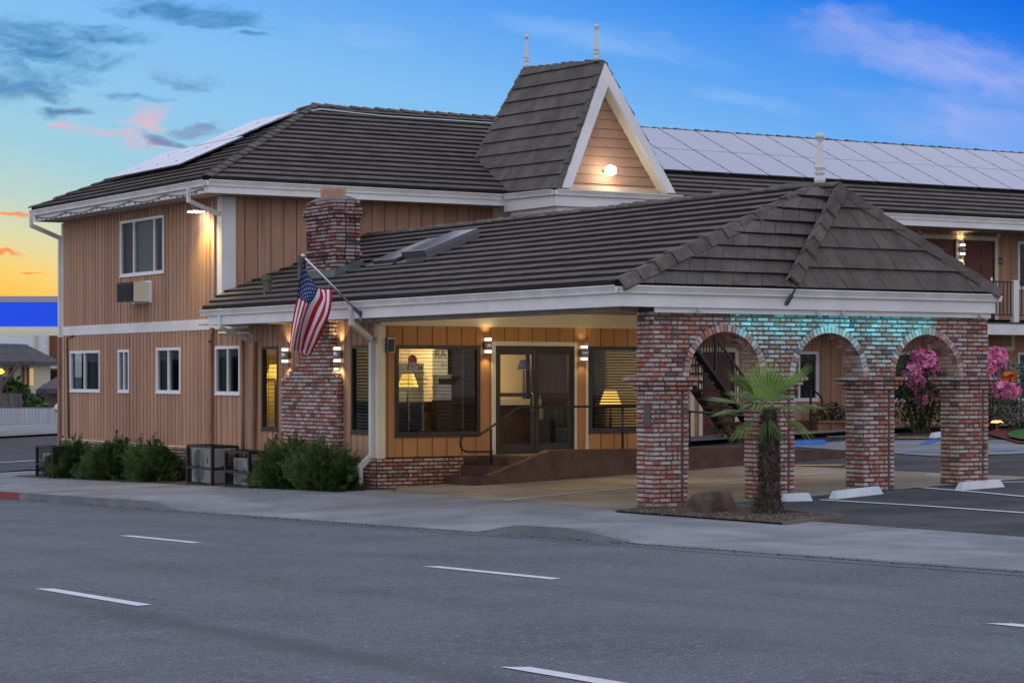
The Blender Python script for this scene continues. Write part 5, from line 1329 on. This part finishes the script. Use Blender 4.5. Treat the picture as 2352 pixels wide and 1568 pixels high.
# palm bed
bed = [onG(1415, 1178), onG(1590, 1160), onG(1935, 1190), onG(1800, 1207)]
bed2 = [(p.x, p.y) for p in bed]
sheet('planting_bed', 'mulch', [bed2], lambda x, y: walkz(x, y), .025, .25, **ST)
m = MB()
for a, b in ((0, 1), (1, 2), (2, 3)):
    A, B = V(bed[a]), V(bed[b]); A.z = walkz(A.x, A.y) + .02; B.z = walkz(B.x, B.y) + .02; m.bar(A, B, .045, .05)
m.build('bed_edging', 'palm_stub', label='weathered timber edging round the palm bed', category='edging')
for i in range(260):
    pass
ch_ = MB()
for i in range(700):
    q1, q2 = rnd(), rnd(); A = bed[0].lerp(bed[1].lerp(bed[2], .5), q1 * .5).lerp(bed[3].lerp(bed[2], q1), q2); z = walkz(A.x, A.y) + .03
    dv = V((ru(-1, 1), ru(-1, 1), ru(-.3, .5))).normalized() * ru(.012, .035); ch_.obox((A.x, A.y, z), dv, dv.cross(V((0, 0, 1))) * .35, (0, 0, .005), 0, rnd())
ch_.build('bark_chips', 'palm_stub', kind='stuff', label='scattered bark chips in the palm bed')

ll_ = MB()
for i in range(420):
    y = ru(14, 54); x = CX + (ru(-.16, -.03) if rnd() < .8 else ru(2.5, 3.1))
    if x > CX and y < 37: continue
    z = (walkz(x, y) if x > CX else G(x, y)) + .02; dv = V((ru(-1, 1), ru(-1, 1), ru(-.2, .4))).normalized() * ru(.007, .02); ll_.obox((x, y, z), dv, dv.cross(V((0, 0, 1))) * .5, (0, 0, .003), 0, rnd())
ll_.build('leaf_litter', 'palm_fibre', kind='stuff', label='dry leaf litter along the kerb and sidewalk')
pb_ = onG(1766, 1184); px, py, pz = pb_.x, pb_.y, walkz(pb_.x, pb_.y)
sc_ = FPX / (pb_ - CAM).dot(Wd); TH = 240 / sc_
palm = empty('palm_tree', (px, py, pz), 'short fan palm with shaggy fibrous trunk in the mulch bed', 'palm tree')
m = MB(); prof = [(0, .25), (.06, .22), (.14, .17), (.30, .14), (.5, .15), (.7, .145), (.85, .12), (1, .085)]
m.tube([(px + .02 * math.sin(q * 4), py, pz - .03 + q * TH) for q, r in prof], [r for q, r in prof], 14, tint=.3)
for i in range(1500):   # fibres and old leaf bases
    q = rnd(); a = ru(0, 6.283); r = .10
    for (qa, ra), (qb, rb_) in zip(prof[:-1], prof[1:]):
        if qa <= q <= qb: r = ra + (rb_ - ra) * (q - qa) / (qb - qa)
    o_ = V((math.cos(a), math.sin(a), 0)); tg = V((-o_.y, o_.x, 0)); p = V((px, py, pz + q * TH)) + o_ * r * .95
    L = ru(.05, .13) * (1.3 if q < .2 else 1); up = V((0, 0, 1 if rnd() < .75 else -.7)); d_ = (o_ * ru(.25, .75) + up * ru(.5, 1) + tg * ru(-.5, .5)).normalized()
    w_ = ru(.006, .022); m.face([p - tg * w_, p + tg * w_, p + d_ * L + o_ * .01], 0 if rnd() < .88 else 1, rnd())
m.build('trunk', ['palm_fibre', 'palm_stub'], palm)
crown = V((px - .02, py, pz + TH * 1.02))
def frond(base, az_, el, pet, R_, nseg, droop, tint, fold=.5, spread=2.7):
    m = MB(); hd = V((math.cos(az_), math.sin(az_), 0)); d_ = hd * math.cos(el) + V((0, 0, math.sin(el))); sd = V((-hd.y, hd.x, 0)); nn = sd.cross(d_)
    hub = base + d_ * pet - V((0, 0, .02)); m.tube([base - V((0, 0, .06)), base + d_ * pet * .5 + V((0, 0, .01)), hub], [.014, .010, .009], 6, tint=.5)
    for k in range(nseg):
        t_ = (k + .5) / nseg - .5; a = t_ * spread; L = R_ * (1 - .38 * abs(t_ * 2) ** 2) * ru(.92, 1.05)
        dd = (d_ * math.cos(a) + sd * math.sin(a)).normalized(); zig = nn * (.012 if k % 2 else -.012)
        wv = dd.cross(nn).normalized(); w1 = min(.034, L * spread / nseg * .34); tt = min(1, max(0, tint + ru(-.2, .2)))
        p0, p1, p2 = hub, hub + dd * L * .55 + zig, hub + dd * L + V((0, 0, -droop * ru(.6, 1.4) * L)) + nn * ru(-.03, .03)
        f_ = nn * (w1 * fold)
        m.face([p0, p1 - wv * w1 + f_, p1], 0, tt); m.face([p0, p1, p1 + wv * w1 + f_], 0, tt - .08)
        m.face([p1 - wv * w1 + f_, p2, p1], 0, tt); m.face([p1, p2, p1 + wv * w1 + f_], 0, tt - .08)
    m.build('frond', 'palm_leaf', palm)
toR = math.atan2(Rd.y, Rd.x); toC = math.atan2(-Wd.y, -Wd.x)
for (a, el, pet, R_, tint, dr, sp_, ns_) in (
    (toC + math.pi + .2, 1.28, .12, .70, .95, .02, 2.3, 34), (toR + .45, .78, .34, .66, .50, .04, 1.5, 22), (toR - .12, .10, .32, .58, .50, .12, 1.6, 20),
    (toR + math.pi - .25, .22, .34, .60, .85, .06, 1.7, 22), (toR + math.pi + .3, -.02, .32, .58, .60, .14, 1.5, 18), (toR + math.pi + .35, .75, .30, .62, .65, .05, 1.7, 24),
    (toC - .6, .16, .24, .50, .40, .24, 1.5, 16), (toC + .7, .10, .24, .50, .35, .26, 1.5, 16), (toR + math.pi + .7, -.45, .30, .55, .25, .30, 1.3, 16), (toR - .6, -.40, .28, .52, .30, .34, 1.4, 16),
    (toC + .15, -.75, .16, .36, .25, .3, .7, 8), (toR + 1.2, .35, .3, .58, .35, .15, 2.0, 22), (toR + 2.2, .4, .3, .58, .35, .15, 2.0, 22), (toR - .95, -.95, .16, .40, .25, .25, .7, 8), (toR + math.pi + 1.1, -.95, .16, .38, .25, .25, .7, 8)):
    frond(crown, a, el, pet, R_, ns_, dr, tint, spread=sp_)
# boulder
rk = onG(1637, 1180); rs_ = FPX / (rk - CAM).dot(Wd)
bm = bmesh.new(); bmesh.ops.create_icosphere(bm, subdivisions=4, radius=1.0); m = MB()
from mathutils import noise as mn
def rockp(p):
    k = 1 + .16 * mn.noise(p * 1.3 + V((3, 1, 7))) + .07 * mn.noise(p * 3.1) + .03 * mn.noise(p * 8)
    q = p * k; q.z = min(q.z, .78 + .1 * q.x); q = V((q.x * .37, q.y * .26, max(q.z, -.2) * .36))
    l_ = V((0, 0, 0)) + Rd * q.x + Wd * q.y; return V((rk.x, rk.y, walkz(rk.x, rk.y) + .03)) + l_ + V((0, 0, q.z))
for f in bm.faces: m.face([rockp(v.co) for v in f.verts])
bm.free(); m.build('boulder', 'rock', smooth=True, label='rounded brown boulder in the mulch bed beside the palm', category='rock')

# ================================================================== parking lot things
def wheel_stop(pA, pB, label, m_='wheel_stop', w_=.16, h=.12):
    pA, pB = V(pA), V(pB); d_ = (pB - pA); d_.z = 0; d_.normalize(); n = V((-d_.y, d_.x, 0))
    m = MB(); A = lambda p, s_, z, e: V((p.x, p.y, G(p.x, p.y) + .005 + z)) + n * s_ + d_ * e
    m.hexa([A(pA, -w_ / 2, 0, 0), A(pB, -w_ / 2, 0, 0), A(pB, w_ / 2, 0, 0), A(pA, w_ / 2, 0, 0), A(pA, -w_ * .27, h, .06), A(pB, -w_ * .27, h, -.06), A(pB, w_ * .27, h, -.06), A(pA, w_ * .27, h, .06)])
    return m.build('wheel_stop', m_, label=label, category='wheel stop', group='concrete wheel stops')
wheel_stop(onG(1775, 1152), onG(1866, 1150), 'white concrete wheel stop half hidden behind the palm trunk')
wheel_stop(onG(1912, 1146), onG(2020, 1134), 'white concrete wheel stop in front of the third brick pier')
wheel_stop(onG(2200, 1126), onG(2300, 1118), 'white concrete wheel stop right of the last brick pier')
wheel_stop(onG(1795, 1025), onG(1900, 1022), 'blue painted wheel stop in the far accessible bay', 'paint_blue', .2, .12)
wheel_stop(onG(2140, 1006), onG(2165, 1003), 'white wheel stop far off between the third and last piers')
m = MB()
def stripe(mb, pts, w_, mi=0, dz=.016, f=G):
    P = [onG(u, v) for u, v in pts]
    for a, b in zip(P[:-1], P[1:]):
        d_ = (b - a); d_.z = 0; n = V((-d_.y, d_.x, 0)).normalized() * w_ / 2
        k = max(1, int(d_.length / 1.0))
        for i in range(k):
            p, q = a + (b - a) * i / k, a + (b - a) * (i + 1) / k
            mb.face([(s_.x, s_.y, f(s_.x, s_.y) + dz) for s_ in (p - n, q - n, q + n, p + n)], mi)
stripe(m, [(1885, 1149), (2120, 1163), (2420, 1184)], .10); stripe(m, [(2118, 1121), (2240, 1131), (2420, 1148)], .10); stripe(m, [(2230, 1110), (2360, 1108)], .10)
stripe(m, [(1158, 1151), (1300, 1136), (1466, 1120), (1582, 1111), (1700, 1103), (1910, 1088)], .10, dz=.022); stripe(m, [(2126, 1091), (2180, 1092)], .1)
m.build('parking_line', 'paint_white', **ST)
cy_ = [onG(1590, 1030), onG(2420, 1000), onG(2420, 1045), onG(2180, 1050), onG(1980, 1043), onG(1820, 1030)]
sheet('accessible_bay', 'concrete', [[(p.x, p.y) for p in (onG(1800, 1026), onG(1960, 1012), onG(2400, 1012), onG(2400, 1042), onG(2150, 1049))]], G, .02, 1., **ST)
m = MB(); stripe(m, [(1805, 1031), (1900, 1038), (2000, 1044)], .08, 0, .028); stripe(m, [(2055, 1013), (2400, 1018)], .08, 0, .028); stripe(m, [(2122, 1022), (2150, 1012)], .25, 0, .028); stripe(m, [(2080, 1040), (2165, 1042)], .12, 0, .028); stripe(m, [(2300, 1036), (2325, 1037)], .4, 0, .028); stripe(m, [(1822, 1070), (1935, 1070)], .35, 1, .02); stripe(m, [(2055, 1007), (2130, 1008)], .35, 1, .03)
m.build('bay_marking', ['paint_blue', 'paint_yellow'], **ST)
sheet('walkway', 'concrete', [[(26.3, 43.3), (58, 43.3), (58, 45.3), (26.3, 45.3)]], G, .12, 1., **ST)
m = MB()
stripe(m, [(1585, 1020), (1700, 1012), (1715, 1006)], .15, 0, .09); stripe(m, [(1900, 1011), (2060, 1006)], .15, 0, .09)
m.build('white_kerb', 'paint_white', **ST)

# steel stair to the balcony, seen through the first arch
t = empty('steel_stair', (29.5, 42.2, .4), 'black steel open stair climbing to the balcony behind the first arch', 'stair')
ys0, ys1 = 41.6, 42.7
top_, bot_ = PY(1560, 755, ys0), PY(1725, 985, ys0)
for y in (ys0, ys1):
    m = MB(); m.bar(V((top_.x, y, top_.z)), V((bot_.x, y, bot_.z)), .07, .28, up=(0, 1, 0)); m.build('stringer', 'black_metal', t)
    m = MB(); o_ = V((0, 0, .95)); m.bar(V((top_.x, y, top_.z)) + o_, V((bot_.x, y, bot_.z)) + o_, .045)
    for k in range(0, 25):
        p = V((top_.x, y, top_.z)).lerp(V((bot_.x, y, bot_.z)), k / 24); m.bar(p, p + o_, .018 if k % 6 else .05)
    m.build('stair_rail', 'black_metal', t)
nst = 12
for k in range(nst):
    p = top_.lerp(bot_, (k + .5) / nst); m = MB(); m.box(p.x - .15, p.x + .15, ys0 + .04, ys1 - .04, p.z - .0, p.z + .06); m.build('tread', 'ramp_top', t)
# planter, small rail, shrubs in the courtyard
t = empty('planter_box', (37.1, 44.6, .3), 'tan wooden planter box against the courtyard wall behind the middle arch', 'planter')
pa, pb2 = PY(1880, 966, 44.3), PY(1950, 1008, 44.3)
m = MB(); m.box(pa.x, pb2.x + .3, 44.3, 45.0, pb2.z - .05, pa.z - .05)
for i in range(4): x = pa.x + (pb2.x + .3 - pa.x) * i / 3; m.box(x - .05, x + .05, 44.26, 44.30, pb2.z - .05, pa.z - .05)
m.build('box', 'planter_wood', t); m = MB(); m.box(pa.x - .06, pb2.x + .36, 44.22, 45.06, pa.z - .05, pa.z); m.build('rim', 'planter_wood', t)
def leafy(name, c_, r, n, leaf, label, cat='bush', m_='leaf_dark', group=None, stems=3, flowers=None, fr=(0, 1)):
    c_ = V(c_); t = empty(name, c_, label, cat, group); m = MB()
    for i in range(n):
        a, b = ru(0, 6.283), math.acos(ru(-1, 1)); rr_ = (.45 + .55 * rnd() ** .5) * (1 + .22 * math.sin(a * 3 + c_.x) * math.sin(b * 4))
        p = c_ + V((r[0] * math.cos(a) * math.sin(b) * rr_, r[1] * math.sin(a) * math.sin(b) * rr_, r[2] * (1 + math.cos(b) * rr_)))
        d_ = V((ru(-1, 1), ru(-1, 1), ru(-.6, .9))).normalized(); s_ = d_.cross(V((ru(-1, 1), ru(-1, 1), 1))).normalized(); L = leaf * ru(.7, 1.3)
        m.face([p, p + d_ * L * .5 + s_ * L * .2, p + d_ * L, p + d_ * L * .5 - s_ * L * .2], 0, rnd())
    m.build('foliage', m_, t)
    m = MB()
    for k in range(stems):
        a = k * 2.4; m.tube([c_ + V((.04 * math.cos(a), .04 * math.sin(a), -.05)), c_ + V((r[0] * .3 * math.cos(a), r[1] * .3 * math.sin(a), r[2])), c_ + V((r[0] * .5 * math.cos(a), r[1] * .5 * math.sin(a), r[2] * 1.6))], [.03, .02, .008], 5)
    m.build('stem', 'juniper_twig', t)
    return t
leafy('potted_shrub', ((pa.x + pb2.x) / 2 + .15, 44.65, pa.z - .1), (.55, .3, .26), 500, .10, 'leafy green shrub growing in the wooden planter box', 'plant')
def blossoms(t, c_, r, n, m_, size=.07):
    c_ = V(c_); m = MB()
    for i in range(n):
        a, b = ru(0, 6.283), math.acos(ru(-.9, 1)); p = c_ + V((r[0] * math.cos(a) * math.sin(b), r[1] * math.sin(a) * math.sin(b), r[2] * math.cos(b))) * ru(.82, 1.08)
        nn = (p - c_).normalized() + V((ru(-.5, .5), ru(-.5, .5), ru(-.3, .5))); nn.normalize(); u_ = nn.orthogonal().normalized(); w_ = nn.cross(u_); tt = rnd(); s_ = size * ru(.7, 1.25)
        for k in range(5):
            a0 = k * 1.2566; d_ = u_ * math.cos(a0) + w_ * math.sin(a0); e_ = u_ * math.cos(a0 + .9) + w_ * math.sin(a0 + .9)
            m.face([p, p + d_ * s_ + nn * s_ * .3, p + (d_ + e_) * s_ * .62 + nn * s_ * .4, p + e_ * s_ + nn * s_ * .2], 0, min(1, max(0, tt + ru(-.2, .2))))
    m.build('blossom', m_, t)
RYD = 42.6
rb0 = PY(2115, 1003, RYD)
t = leafy('rhododendron', (rb0.x, RYD, G(rb0.x, RYD)), (.95, .7, .95), 2600, .12, 'tall rhododendron with pink blossom heads between the third and last piers', 'shrub', group='pink rhododendrons in the courtyard', stems=6)
for (u, v, r_, n) in ((2134, 833, .36, 220), (2098, 855, .28, 120), (2148, 868, .28, 110), (2110, 818, .2, 70), (2104, 878, .26, 90), (2162, 845, .26, 80), (2118, 915, .16, 30), (2146, 905, .18, 30), (2166, 880, .2, 40)):
    p = PY(u, v, RYD - .2); blossoms(t, p, (r_ * .9, r_ * .75, r_ * .75), int(n * .7), 'petal_pink', .08)
m = MB()
for k in range(5):
    m.tube([(rb0.x + .1 * k - .2, RYD, G(rb0.x, RYD)), (rb0.x + .25 * k - .5, RYD, 1.6), PY(2100 + 15 * k, 850, RYD)], [.05, .035, .015], 6)
for i in range(900):
    p = PY(ru(2075, 2170), ru(800, 900), RYD + ru(-.3, .5)); d_ = V((ru(-1, 1), ru(-1, 1), ru(-1, .3))).normalized(); s_ = d_.cross(V((0, 0, 1))).normalized(); L = ru(.08, .16)
    m.face([p, p + d_ * L * .5 + s_ * L * .22, p + d_ * L, p + d_ * L * .5 - s_ * L * .22], 1, rnd())
m.build('upper_branch', ['juniper_twig', 'leaf_dark'], t)
gy = 41.2; g0 = PY(2345, 990, gy)
t = leafy('rhododendron', (PY(2282, 985, 42.8).x, 42.8, G(44, 42.8)), (.6, .6, .9), 1200, .12, 'pink rhododendron right of the last brick pier at the photo edge', 'shrub', group='pink rhododendrons in the courtyard', stems=5)
for (u, v, r_, n) in ((2280, 838, .34, 200), (2290, 822, .3, 140), (2270, 855, .3, 120), (2284, 868, .28, 100), (2268, 822, .2, 60)):
    p = PY(u, v, 42.7); blossoms(t, p, (r_, r_ * .8, r_ * .75), n, 'petal_pink', .085)
t = leafy('silver_shrub', (g0.x, gy, G(g0.x, gy)), (1.0, .8, .85), 2600, .11, 'round silvery green shrub on the grass island at the right edge', 'shrub', 'leaf_silver', stems=4)
p = PY(2312, 895, gy - .6); blossoms(t, p, (.35, .25, .18), 70, 'petal_pink', .08); p = PY(2318, 866, gy - .4); blossoms(t, p, (.15, .12, .10), 30, 'petal_orange', .07)
sheet('grass', 'grass', [[(p.x, p.y) for p in (onG(2315, 1003), onG(2345, 994), onG(2420, 990), onG(2420, 1018), onG(2345, 1018), onG(2318, 1012))]], G, .10, .6, kind='stuff')
sheet('mulch_bed', 'red_mulch', [[(p.x, p.y) for p in (onG(2265, 1000), onG(2300, 985), onG(2420, 980), onG(2420, 1022), onG(2340, 1022), onG(2300, 1010))]], G, .05, .6, **ST)
t = empty('path_lamp', PY(2290, 972, 41.9), 'small lit path lamp low in the mulch by the silver shrub', 'path lamp')
pl_ = PY(2290, 970, 41.9); m = MB(); m.lathe(pl_, [(.16, 0), (.10, .05)], 10); m.build('lamp_shade', 'path_glow', t); m = MB(); m.lathe(pl_ - V((0, 0, .5)), [(.015, 0), (.015, .5)], 6); m.build('stake', 'steel_dark', t)
rsx = PY(1660, 1003, 44.0); leafy('low_shrub', (rsx.x, 43.6, G(rsx.x, 43.6) + .1), (.8, .4, .22), 500, .09, 'sparse low shrub behind the first arch below the maroon door', 'plant', stems=5)
t = empty('courtyard_handrail', PY(1860, 1000, 44.6), 'black bent handrail beside the courtyard window behind the middle arch', 'handrail')
q2 = lambda u, v: PY(u, v, 44.4); m = MB(); m.tube([q2(1836, 868), q2(1848, 880), q2(1880, 905), q2(1888, 914), q2(1887, 953), q2(1860, 953)], .025, 6); m.build('rail', 'black_metal', t); m = MB(); m.tube([q2(1862, 893), q2(1862, 1005)], .03, 6); m.build('post', 'black_metal', t)

# low wooded rise far off beyond the town
mat('far_wood', (.03, .045, .03), (.05, .065, .045), .95, .05, 6)
hm = MB()
def hp(a, r, z): return V((r * math.sin(a), r * math.cos(a), z))
NA = 160
for i in range(NA):
    a0, a1 = -1.9 + 3.4 * i / NA, -1.9 + 3.4 * (i + 1) / NA
    hh = lambda a: 5.5 + 2.2 * mn.noise(V((a * 9, 0, 0))) + 1.2 * mn.noise(V((a * 40, 3, 0))) + .7 * mn.noise(V((a * 130, 5, 0)))
    for (r0, k0, r1, k1) in ((380, -.8, 384, .7), (384, .7, 392, 1.), (392, 1., 460, -.9)):
        z = lambda a, k: hh(a) * k if k > 0 else 9. * k
        hm.face([hp(a0, r0, z(a0, k0)), hp(a1, r0, z(a1, k0)), hp(a1, r1, z(a1, k1)), hp(a0, r1, z(a0, k1))])
hm.build('hills', 'far_wood', smooth=True, **ST)
# ================================================================== far left: across the side street
def PDp(u, v, D): return CAM + ray(u, v) * D
sheet('side_street', 'asphalt_dark', [[(15.8, 57.5), (90, 57.5), (90, 84), (15.8, 84)]], G, .02, 2., 4., **ST)
sheet('side_sidewalk', 'concrete', [[(-14, 84), (90, 84), (90, 116), (-14, 116)]], G, .10, 2., 6., **ST)
m = MB(); drape(m, [(15.8, 62.6), (60, 62.6), (60, 62.85), (15.8, 62.85)], G, .03, 1., 4.); m.build('street_line', 'paint_white', **ST)
def bbox(mb, u0, u1, v0, v1, D, dep, mi=0):
    a, b = PDp(u0, v1, D), PDp(u1, v0, D); w_ = (b - a); w_.z = 0; c_ = (a + b) / 2 + Wd * dep / 2
    mb.obox(c_, w_ / 2, Wd * dep / 2, (0, 0, (b.z - a.z) / 2), mi)
t = empty('slat_fence', PDp(70, 1012, 104), 'white slatted chain link fence across the side street', 'fence')
m = MB(); fa, fb_ = PDp(-60, 1012, 104), PDp(190, 1012, 104); n_ = 125
for i in range(n_):
    p = fa.lerp(fb_, (i + .5) / n_); hh = 1.50 + ru(-.01, .01); sw = (fb_ - fa).length / n_ * .40; m.obox(p + V((0, 0, hh / 2)), Rd * sw, Wd * .01, (ru(-.01, .01), 0, hh / 2), 0, rnd())
m.build('slat', 'slat_white', t, kind='stuff')
m = MB(); m.bar(fa + V((0, 0, 1.52)), fb_ + V((0, 0, 1.52)), .05); m.bar(fa + V((0, 0, .04)), fb_ + V((0, 0, .04)), .05); m.obox((fa + fb_) / 2 + Wd * .12 + V((0, 0, .72)), (fb_ - fa) / 2, Wd * .01, (0, 0, .72)); m.build('rail', 'fence_grey', t)
t = empty('station_canopy', PDp(40, 760, 84), 'filling station canopy with glowing plain blue fascia band beyond the motel', 'canopy')
m = MB(); bbox(m, -260, 152, 680, 694, 84, 8); m.build('canopy_cap', 'canopy_grey', t)
m = MB(); bbox(m, -260, 152, 695, 749, 84.02, 7.9); m.build('fascia_band', 'canopy_blue', t)
m = MB(); bbox(m, -260, 152, 750, 762, 84.05, 7.8); m.build('light_band', 'canopy_light', t)
m = MB(); bbox(m, -240, -215, 762, 1040, 87, .5); m.build('column', 'canopy_grey', t)
t = empty('white_house', PDp(90, 900, 150), 'pale sided house with brown framed windows behind the hedge', 'house')
m = MB(); bbox(m, -80, 250, 755, 960, 150, 12); m.build('wall', 'house_white', t)
m = MB(); bbox(m, 114, 134, 766, 838, 149.9, .2); bbox(m, 114, 134, 846, 905, 149.9, .2); m.build('window', 'house_brown', t)
m = MB(); bbox(m, 117, 131, 850, 900, 149.7, .1); m.build('pane', 'dark_room', t)
m = MB(); bbox(m, 80, 85, 766, 960, 149.8, .3); bbox(m, 110, 113, 766, 960, 149.8, .3); bbox(m, 136, 140, 766, 960, 149.8, .3); m.build('trim_board', 'house_cream', t)
t = empty('cream_house', PDp(20, 900, 140), 'cream house with dark hipped roof and small lit porch at the left edge', 'house')
m = MB(); bbox(m, -120, 70, 835, 960, 140, 6); m.build('wall', 'house_cream', t)
m = MB(); a, b, c_, d_ = PDp(-130, 833, 138.5), PDp(82, 829, 138.5), PDp(58, 790, 142), PDp(-130, 786, 142); bk = Wd * 8
m.hexa([a - V((0, 0, .2)), b - V((0, 0, .2)), b + bk - V((0, 0, .2)), a + bk - V((0, 0, .2)), d_ + (a - d_) * .98, b, b + bk, a + bk]); m.face([a, b, c_, d_]); m.face([b, b + bk, c_]); m.face([a, d_, c_ + Wd, a + bk]); m.build('roof', 'house_roof', t)
m = MB(); bbox(m, 50, 55, 842, 900, 139.9, .1); bbox(m, 62, 66, 842, 900, 139.9, .1); bbox(m, 20, 30, 845, 880, 139.9, .1); m.build('window', 'house_brown', t)
m = MB(); bbox(m, 68, 76, 846, 885, 139.85, .1); m.build('lit_window', 'window_glow', t)
t = empty('grey_shed', PDp(125, 980, 122), 'grey clapboard shed with dark roof behind the white slat fence', 'shed')
m = MB(); bbox(m, 102, 190, 892, 965, 122, 5); m.build('wall', 'fence_grey', t)
m = MB(); a, b, c_, d_ = PDp(86, 892, 121), PDp(200, 892, 121), PDp(200, 866, 124), PDp(128, 866, 124); m.face([a, b, c_, d_]); m.face([a - V((0, 0, .25)), b - V((0, 0, .25)), b, a]); m.face([a, d_, d_ + Wd * 3, a + Wd * 6]); m.build('roof', 'house_roof', t)
t = empty('board_fence', PDp(20, 970, 112), 'dark weathered board fence behind the white slat fence', 'fence')
m = MB()
for i in range(22): bbox(m, -20 + i * 3.2, -17.1 + i * 3.2, 902 + ru(0, 3), 965, 112, .05)
m.build('board', 'fence_grey', t, kind='stuff')
def hedge(name, u0, u1, v0, v1, D, n, label, cat, m_='leaf_dark', leaf=.35):
    a, b = PDp(u0, v1, D), PDp(u1, v0, D); c_ = (a + b) / 2; w_ = (b - a); w_.z = 0; t = empty(name, (c_.x, c_.y, a.z), label, cat); m = MB(); rx, rz = w_.length / 2, (b.z - a.z) / 2
    for i in range(n):
        an, be = ru(0, 6.283), math.acos(ru(-1, 1)); rr_ = (.5 + .5 * rnd() ** .5) * (1 + .2 * math.sin(an * 4 + D) * math.sin(be * 5))
        p = c_ + Rd * (rx * math.cos(an) * math.sin(be) * rr_) + Wd * (1.6 * math.sin(an) * math.sin(be) * rr_) + V((0, 0, rz * math.cos(be) * rr_))
        d_ = V((ru(-1, 1), ru(-1, 1), ru(-.5, 1))).normalized(); s_ = d_.cross(V((ru(-1, 1), ru(-1, 1), 1))).normalized(); L = leaf * ru(.5, 1.3); m.face([p, p + d_ * L * .5 + s_ * L * .3, p + d_ * L, p + d_ * L * .5 - s_ * L * .3], 0, rnd())
    m.build('crown', m_, t); m = MB(); m.tube([(c_.x, c_.y, a.z - 1), (c_.x, c_.y, c_.z)], [.15, .06], 6); m.build('trunk', 'juniper_twig', t)
hedge('round_tree', -30, 62, 872, 975, 132, 1500, 'yellow green rounded tree behind the board fence at the left edge', 'tree', 'juniper_leaf', .5)
hedge('dark_hedge', 48, 170, 905, 985, 135, 1500, 'dark clipped hedge in front of the pale house', 'hedge', 'leaf_dark', .5)
hedge('flowering_bush', 48, 106, 915, 972, 118, 800, 'dark round bush with pale flecks beside the grey shed', 'bush', 'juniper_leaf', .3)
t = empty('utility_pole', PDp(2, 1010, 108), 'thin grey utility pole with a guy wire at the left edge', 'pole')
m = MB(); m.tube([PDp(1, 1012, 108), PDp(1, 840, 108)], .10, 8); m.build('pole', 'fence_grey', t); m = MB(); m.tube([PDp(2, 893, 108), PDp(22, 865, 107.5), PDp(42, 838, 107)], .06, 6); m.build('arm', 'fence_grey', t); m = MB(); m.tube([PDp(14, 870, 107.7), PDp(22, 935, 107.7)], .02, 5); m.build('cable', 'black_metal', t)
m = MB(); p = PDp(2, 854, 107.6); m.lathe(p, [(.05, -.1), (.18, 0), (.05, .15)], 10); m.build('lamp_globe', 'orange_glow', t)
